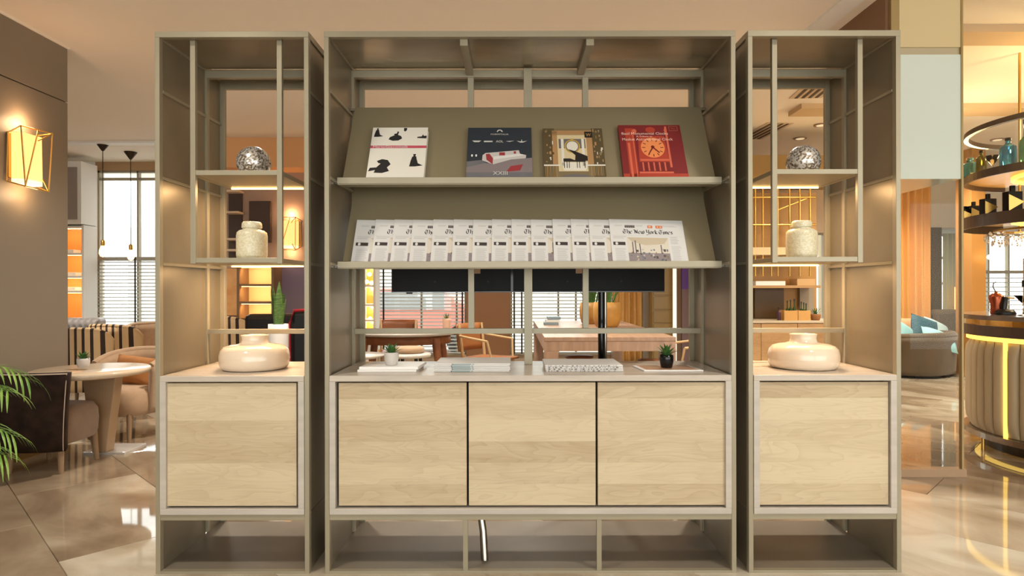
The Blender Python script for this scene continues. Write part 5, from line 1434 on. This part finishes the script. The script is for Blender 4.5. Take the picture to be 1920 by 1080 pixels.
tl = thing('table_lamp', 'glowing amber cylinder lamp at the edge of the column', 'lamp', (XX(1794, 9.55), 9.55, 0.75))
cc_ = (XX(1794, 9.55), 9.55, 0.75)
MB().lathe([(0.05, 0), (0.05, 0.03), (0.012, 0.04), (0.012, 0.08)], 16, cc_).build('base', GOLD, tl)
MB().lathe([(0.06, 0.08), (0.06, 0.42), (0.05, 0.42), (0.05, 0.08)], 20, cc_).build('shade', PAPERL, tl)
tt = thing('lamp_table', 'small dark table carrying the amber cylinder lamp', 'table', (cc_[0], 9.55, 0))
MB().lathe([(0.14, 0.72), (0.15, 0.735), (0.0005, 0.7495)], 20, (cc_[0], 9.55, 0)).build('tabletop', WALNUT, tt)
MB().lathe([(0.1, 0), (0.02, 0.03), (0.02, 0.72)], 14, (cc_[0], 9.55, 0)).build('pedestal', WALNUT, tt)

# ------------------------------------------------------------------ bar
BC = (4.1, 4.41); BR = 0.75
A0, A1 = math.radians(95), math.radians(285)
bar = thing('bar_counter', 'curved bar counter with padded beige front and gold light strips', 'bar', (BC[0], BC[1], 0))
BRONZE = mat('dark_bronze_band', (96, 82, 72), 0.3, 0.5)
GOLDG = mat('gold_gloss', (214, 176, 96), 0.18, 0.9, var=0.2, vscale=8)
PADM = mat('beige_leather_pad', (182, 162, 128), 0.45)
MB().arcband(BC, 0.30, 0.80, 0.940, 0.972, A0, A1).build('countertop', mat('taupe_stone_top', (122, 106, 92), 0.12), bar)
MB().arcband(BC, 0.60, 0.775, 0.90, 0.940, A0, A1).build('gold_band', GOLDG, bar)
MB().arcband(BC, 0.60, 0.785, 0.825, 0.90, A0, A1).build('bronze_band', BRONZE, bar)
MB().arcband(BC, 0.60, 0.752, 0.790, 0.825, A0, A1).build('led_band', mat('gold_led', (255, 214, 120), 0.4, emit=(255, 212, 96), estr=1.5), bar)
MB().arcband(BC, 0.60, 0.725, 0.10, 0.79, A0, A1).build('front_core', mat('bar_core', (140, 112, 76), 0.5), bar)
MB().arcband(BC, 0.60, 0.775, 0.10, 0.14, A0, A1).build('chrome_band', CHROME, bar)
MB().arcband(BC, 0.55, 0.66, 0.0, 0.10, A0, A1).build('kick_plate', mat('kick_black', (36, 28, 22), 0.3), bar)
MB().arcband(BC, 0.66, 0.70, 0.085, 0.10, A0, A1).build('led_band', MATS['gold_led'], bar)
for an in (172, 205):
    a = math.radians(an); MB().tube([(BC[0] + 0.74 * math.cos(a), BC[1] + 0.74 * math.sin(a), 0), (BC[0] + 0.74 * math.cos(a), BC[1] + 0.74 * math.sin(a), 0.1)], 0.012, 10).build('foot', GOLD, bar)
LA = math.radians(187.6); step = math.radians(6.6); half = math.radians(1.0)
starts = [LA + half + step * k for k in range(9)] + [LA - half - step * (k + 1) for k in range(9)]
for a in starts:
    m = MB()
    def pad(u, v, a=a):
        an = a + step * (0.03 + 0.94 * u); bul = 0.032 * max(0.0, math.sin(PI * u)) ** 0.5 * min(1, 8 * v, 8 * (1 - v)) ** 0.5
        r = 0.728 + bul
        return (BC[0] + r * math.cos(an), BC[1] + r * math.sin(an), 0.145 + 0.64 * v)
    m.grid(pad, 10, 12); m.build('padded_channel', PADM, bar)
MB().arcband(BC, 0.725, 0.742, 0.14, 0.79, LA - half * 0.8, LA + half * 0.8, 4).build('led_strip', mat('gold_led_strip', (255, 214, 120), 0.4, emit=(255, 212, 90), estr=1.8), bar)
def on_ring(px, r):
    k = (px - 960) / F
    a_, b_, c_ = 1 + k * k, -2 * (k * BC[0] + BC[1]), BC[0] ** 2 + BC[1] ** 2 - r * r
    d = max(0.0, b_ * b_ - 4 * a_ * c_); Y = (-b_ - math.sqrt(d)) / (2 * a_)
    return k * Y, Y
br = thing('bottle_rack', 'round two-tier bottle rack hanging above the bar', 'rack', (BC[0], BC[1], 1.6))
CRU = mat('cream_gold_underside', (226, 190, 122), 0.3)
MB().arcband(BC, 0.735, 0.765, 2.29, 2.325, A0, A1).build('top_ring', BRONZE, br)
MB().arcband(BC, 0.742, 0.748, 2.0, 2.29, A0, A1).build('glass_guard', GLASSC, br)
for z0, z1, r1 in ((1.945, 2.0, 0.765), (1.60, 1.685, 0.785)):
    MB().arcband(BC, r1 - 0.015, r1, z0, z1, A0, A1).build('fascia', BRONZE, br)
    MB().arcband(BC, 0.42, r1 - 0.015, z1 - 0.02, z1 - 0.002, A0, A1).build('shelf_ring', CRU, br)
    MB().arcband(BC, 0.46, 0.48, z1 - 0.045, z1 - 0.02, A0, A1).build('led_ring', MATS['gold_led'], br)
for an in (110, 200, 280):
    a = math.radians(an); MB().tube([(BC[0] + 0.5 * math.cos(a), BC[1] + 0.5 * math.sin(a), 1.6), (BC[0] + 0.5 * math.cos(a), BC[1] + 0.5 * math.sin(a), CH)], 0.010, 8).build('hanger_rod', GOLD, br)
lamp('bar_glow', 'POINT', (BC[0] + 0.1, BC[1] + 0.1, 2.45), 26, (1.0, 0.74, 0.36), 0.1)
lamp('bar_glow', 'POINT', (BC[0], BC[1], 1.45), 10, (1.0, 0.76, 0.4), 0.08)
lamp('bar_glow', 'POINT', (BC[0] + 0.3, BC[1] + 1.6, 2.2), 30, (1.0, 0.76, 0.4), 0.1)
BLUEB = mat('blue_gin_glass', (86, 176, 220), 0.04, trans=0.75); OLB = mat('olive_glass', (128, 120, 48), 0.05, trans=0.6); GLB = mat('green_glass', (96, 168, 118), 0.05, trans=0.7)
AQB = mat('aqua_crystal', (150, 214, 226), 0.03, trans=0.8)
zs1 = 1.9985
x_, y_ = on_ring(1811, 0.68); bottle('bottle', 'small green glass bottle at the left end of upper bar shelf', (x_, y_, zs1), 0.028, 0.16, GLB, 0.25, capm=GOLD)
x_, y_ = on_ring(1816, 0.62); bottle('decanter', 'square aqua crystal decanter on the upper bar shelf', (x_, y_, zs1), 0.05, 0.16, AQB, 0.2, square=True, capm=AQB)
x_, y_ = on_ring(1836, 0.66); bottle('bottle', 'tall olive bottle with dark cap on the upper bar shelf', (x_, y_, zs1), 0.034, 0.20, OLB, 0.22)
x_, y_ = on_ring(1886, 0.66); bottle('bottle', 'square blue bottle with black cap on the upper bar shelf', (x_, y_, zs1), 0.046, 0.205, BLUEB, 0.22, square=True)
x_, y_ = on_ring(1919, 0.66); bottle('bottle', 'tall green bottle at the right edge of upper bar shelf', (x_, y_, zs1), 0.036, 0.30, GLB, 0.4)
CLG = mat('sparkling_glass', (250, 250, 250), 0.02, trans=1.0, ior=1.35)
x_, y_ = on_ring(1857, 0.62)
tag(MB().lathe([(0.035, 0), (0.035, 0.004), (0.005, 0.012), (0.005, 0.06), (0.05, 0.13), (0.048, 0.13), (0.0005, 0.062)], 24, (x_, y_, zs1)).build('cocktail_glass', CLG), 'clear cocktail glass beside the blue bottle', 'glass')
zs2 = 1.6835
for k, (px, s_) in enumerate(((1823, 0.9), (1850, 1.0), (1896, 1.15), (1807, 0.7))):
    x_, y_ = on_ring(px, 0.69)
    b = thing('faceted_bottle', ('black bottle with a gold triangle, second from left on lower bar shelf', 'black bottle with a gold triangle, third from left on lower bar shelf', 'largest black bottle with a gold triangle on lower bar shelf', 'leftmost black bottle with a gold triangle on lower bar shelf')[k], 'bottle', (x_, y_, zs2), 'black bottles on the lower bar shelf')
    w_ = 0.042 * s_; h_ = 0.12 * s_
    box('bottle_body', BLACKG, x_ - w_, x_ + w_, y_ - 0.02, y_ + 0.04, zs2, zs2 + h_, b, 0.004)
    box('cap', BLACKG, x_ - w_ * .3, x_ + w_ * .3, y_ - 0.0, y_ + 0.02, zs2 + h_, zs2 + h_ * 1.3, b, 0.002)
    m = MB(); m.add([(x_ - w_, y_ - 0.022, zs2 + 0.004), (x_ + w_ * .7, y_ - 0.05, zs2 + h_ * .45), (x_ - w_, y_ - 0.022, zs2 + h_ * .85), (x_ - w_, y_ - 0.02, zs2 + h_ * .45)], [(0, 1, 2), (0, 3, 1), (3, 2, 1)])
    m.build('gold_facet', GOLD, b)
ch = thing('crystal_chandelier', 'sparkling crystal chandelier below the bottle rack', 'chandelier', (3.86, 4.60, 1.6))
rnd = random.Random(4); m = MB()
for k in range(150):
    a = rnd.uniform(0, 2 * PI); r = 0.36 * math.sqrt(rnd.random()); z = 1.585 - rnd.uniform(0, 0.11) * (1.1 - r)
    c = Vector((3.90 + r * math.cos(a), 4.62 + r * math.sin(a), z)); s_ = rnd.uniform(0.008, 0.016)
    m.add([c + Vector(v) * s_ for v in ((1, 0, 0), (0, 1, 0), (-1, 0, 0), (0, -1, 0), (0, 0, 1.4), (0, 0, -1.8))], [(0, 1, 4), (1, 2, 4), (2, 3, 4), (3, 0, 4), (1, 0, 5), (2, 1, 5), (3, 2, 5), (0, 3, 5)])
o = m.build('crystal_drops', mat('crystal', (250, 244, 232), 0.02, trans=0.7, ior=1.5), ch); o['kind'] = 'stuff'
MB().arcband((3.90, 4.62), 0.28, 0.30, 1.585, 1.60, 0, 2 * PI, 40).build('frame_ring', GOLD, ch)
# on the counter
zc = 0.9725
x_, y_ = on_ring(1863, 0.62)
jg = thing('copper_mixer', 'copper drinks mixer with curved handle on the bar', 'mixer', (x_, y_, zc))
c = (x_, y_, zc); COPPER = mat('copper', (176, 92, 62), 0.25, 0.8)
MB().lathe([(0.032, 0), (0.036, 0.01), (0.034, 0.07), (0.046, 0.12), (0.044, 0.135), (0.02, 0.155), (0.006, 0.165), (0.0005, 0.166)], 24, c).build('mixer_body', COPPER, jg)
MB().tube([(x_, y_, zc + 0.16), (x_ - 0.012, y_, zc + 0.18), (x_ - 0.022, y_, zc + 0.20), (x_ - 0.018, y_, zc + 0.225), (x_ - 0.002, y_, zc + 0.235)], 0.004, 8).build('handle', BRONZE, jg)
x_, y_ = on_ring(1880, 0.58)
op = thing('bar_opener', 'dark lever bottle opener standing on the bar', 'opener', (x_, y_, zc))
MB().lathe([(0.055, 0), (0.058, 0.01), (0.045, 0.035), (0.02, 0.04), (0.0005, 0.042)], 20, (x_, y_, zc), sx=1.2).build('base', BLACKM, op)
MB().tube([(x_ - 0.012, y_, zc + 0.03), (x_ - 0.008, y_, zc + 0.08), (x_ + 0.002, y_, zc + 0.125)], [0.018, 0.02, 0.016], 12).build('column', BLACKM, op)
MB().tube([(x_, y_, zc + 0.122), (x_ + 0.065, y_, zc + 0.118)], 0.006, 8).build('lever', GOLD, op)
x_, y_ = on_ring(1914, 0.58)
tag(MB().lathe([(0.035, 0), (0.035, 0.003), (0.005, 0.01), (0.004, 0.08), (0.055, 0.14), (0.053, 0.14), (0.0005, 0.082)], 24, (x_, y_, zc)).build('martini_glass', CLG), 'clear martini glass at the right end of the bar', 'glass')
x_, y_ = on_ring(1893, 0.66)
cn = thing('candle_tap', 'slender brass beer tap rod on the bar', 'tap', (4.05, 4.9, zc))
MB().tube([(4.0, 4.92, zc), (4.0, 4.92, zc + 0.42)], 0.012, 10).build('rod', GOLD, cn)
MB().tube([(4.0, 4.92, zc + 0.2), (4.0, 4.92, zc + 0.25)], 0.02, 10).build('grip', BLACKM, cn)
tag(MB().lathe([(0.0005, -0.035), (0.03, -0.02), (0.036, 0), (0.03, 0.02), (0.0005, 0.035)], 14, P(1852, 484, 8.1)).build('wall_bulb', mat('bright_bulb', (255, 236, 200), 0.3, emit=(255, 220, 160), estr=9)), 'bright bare bulb beside the amber pier', 'lamp')
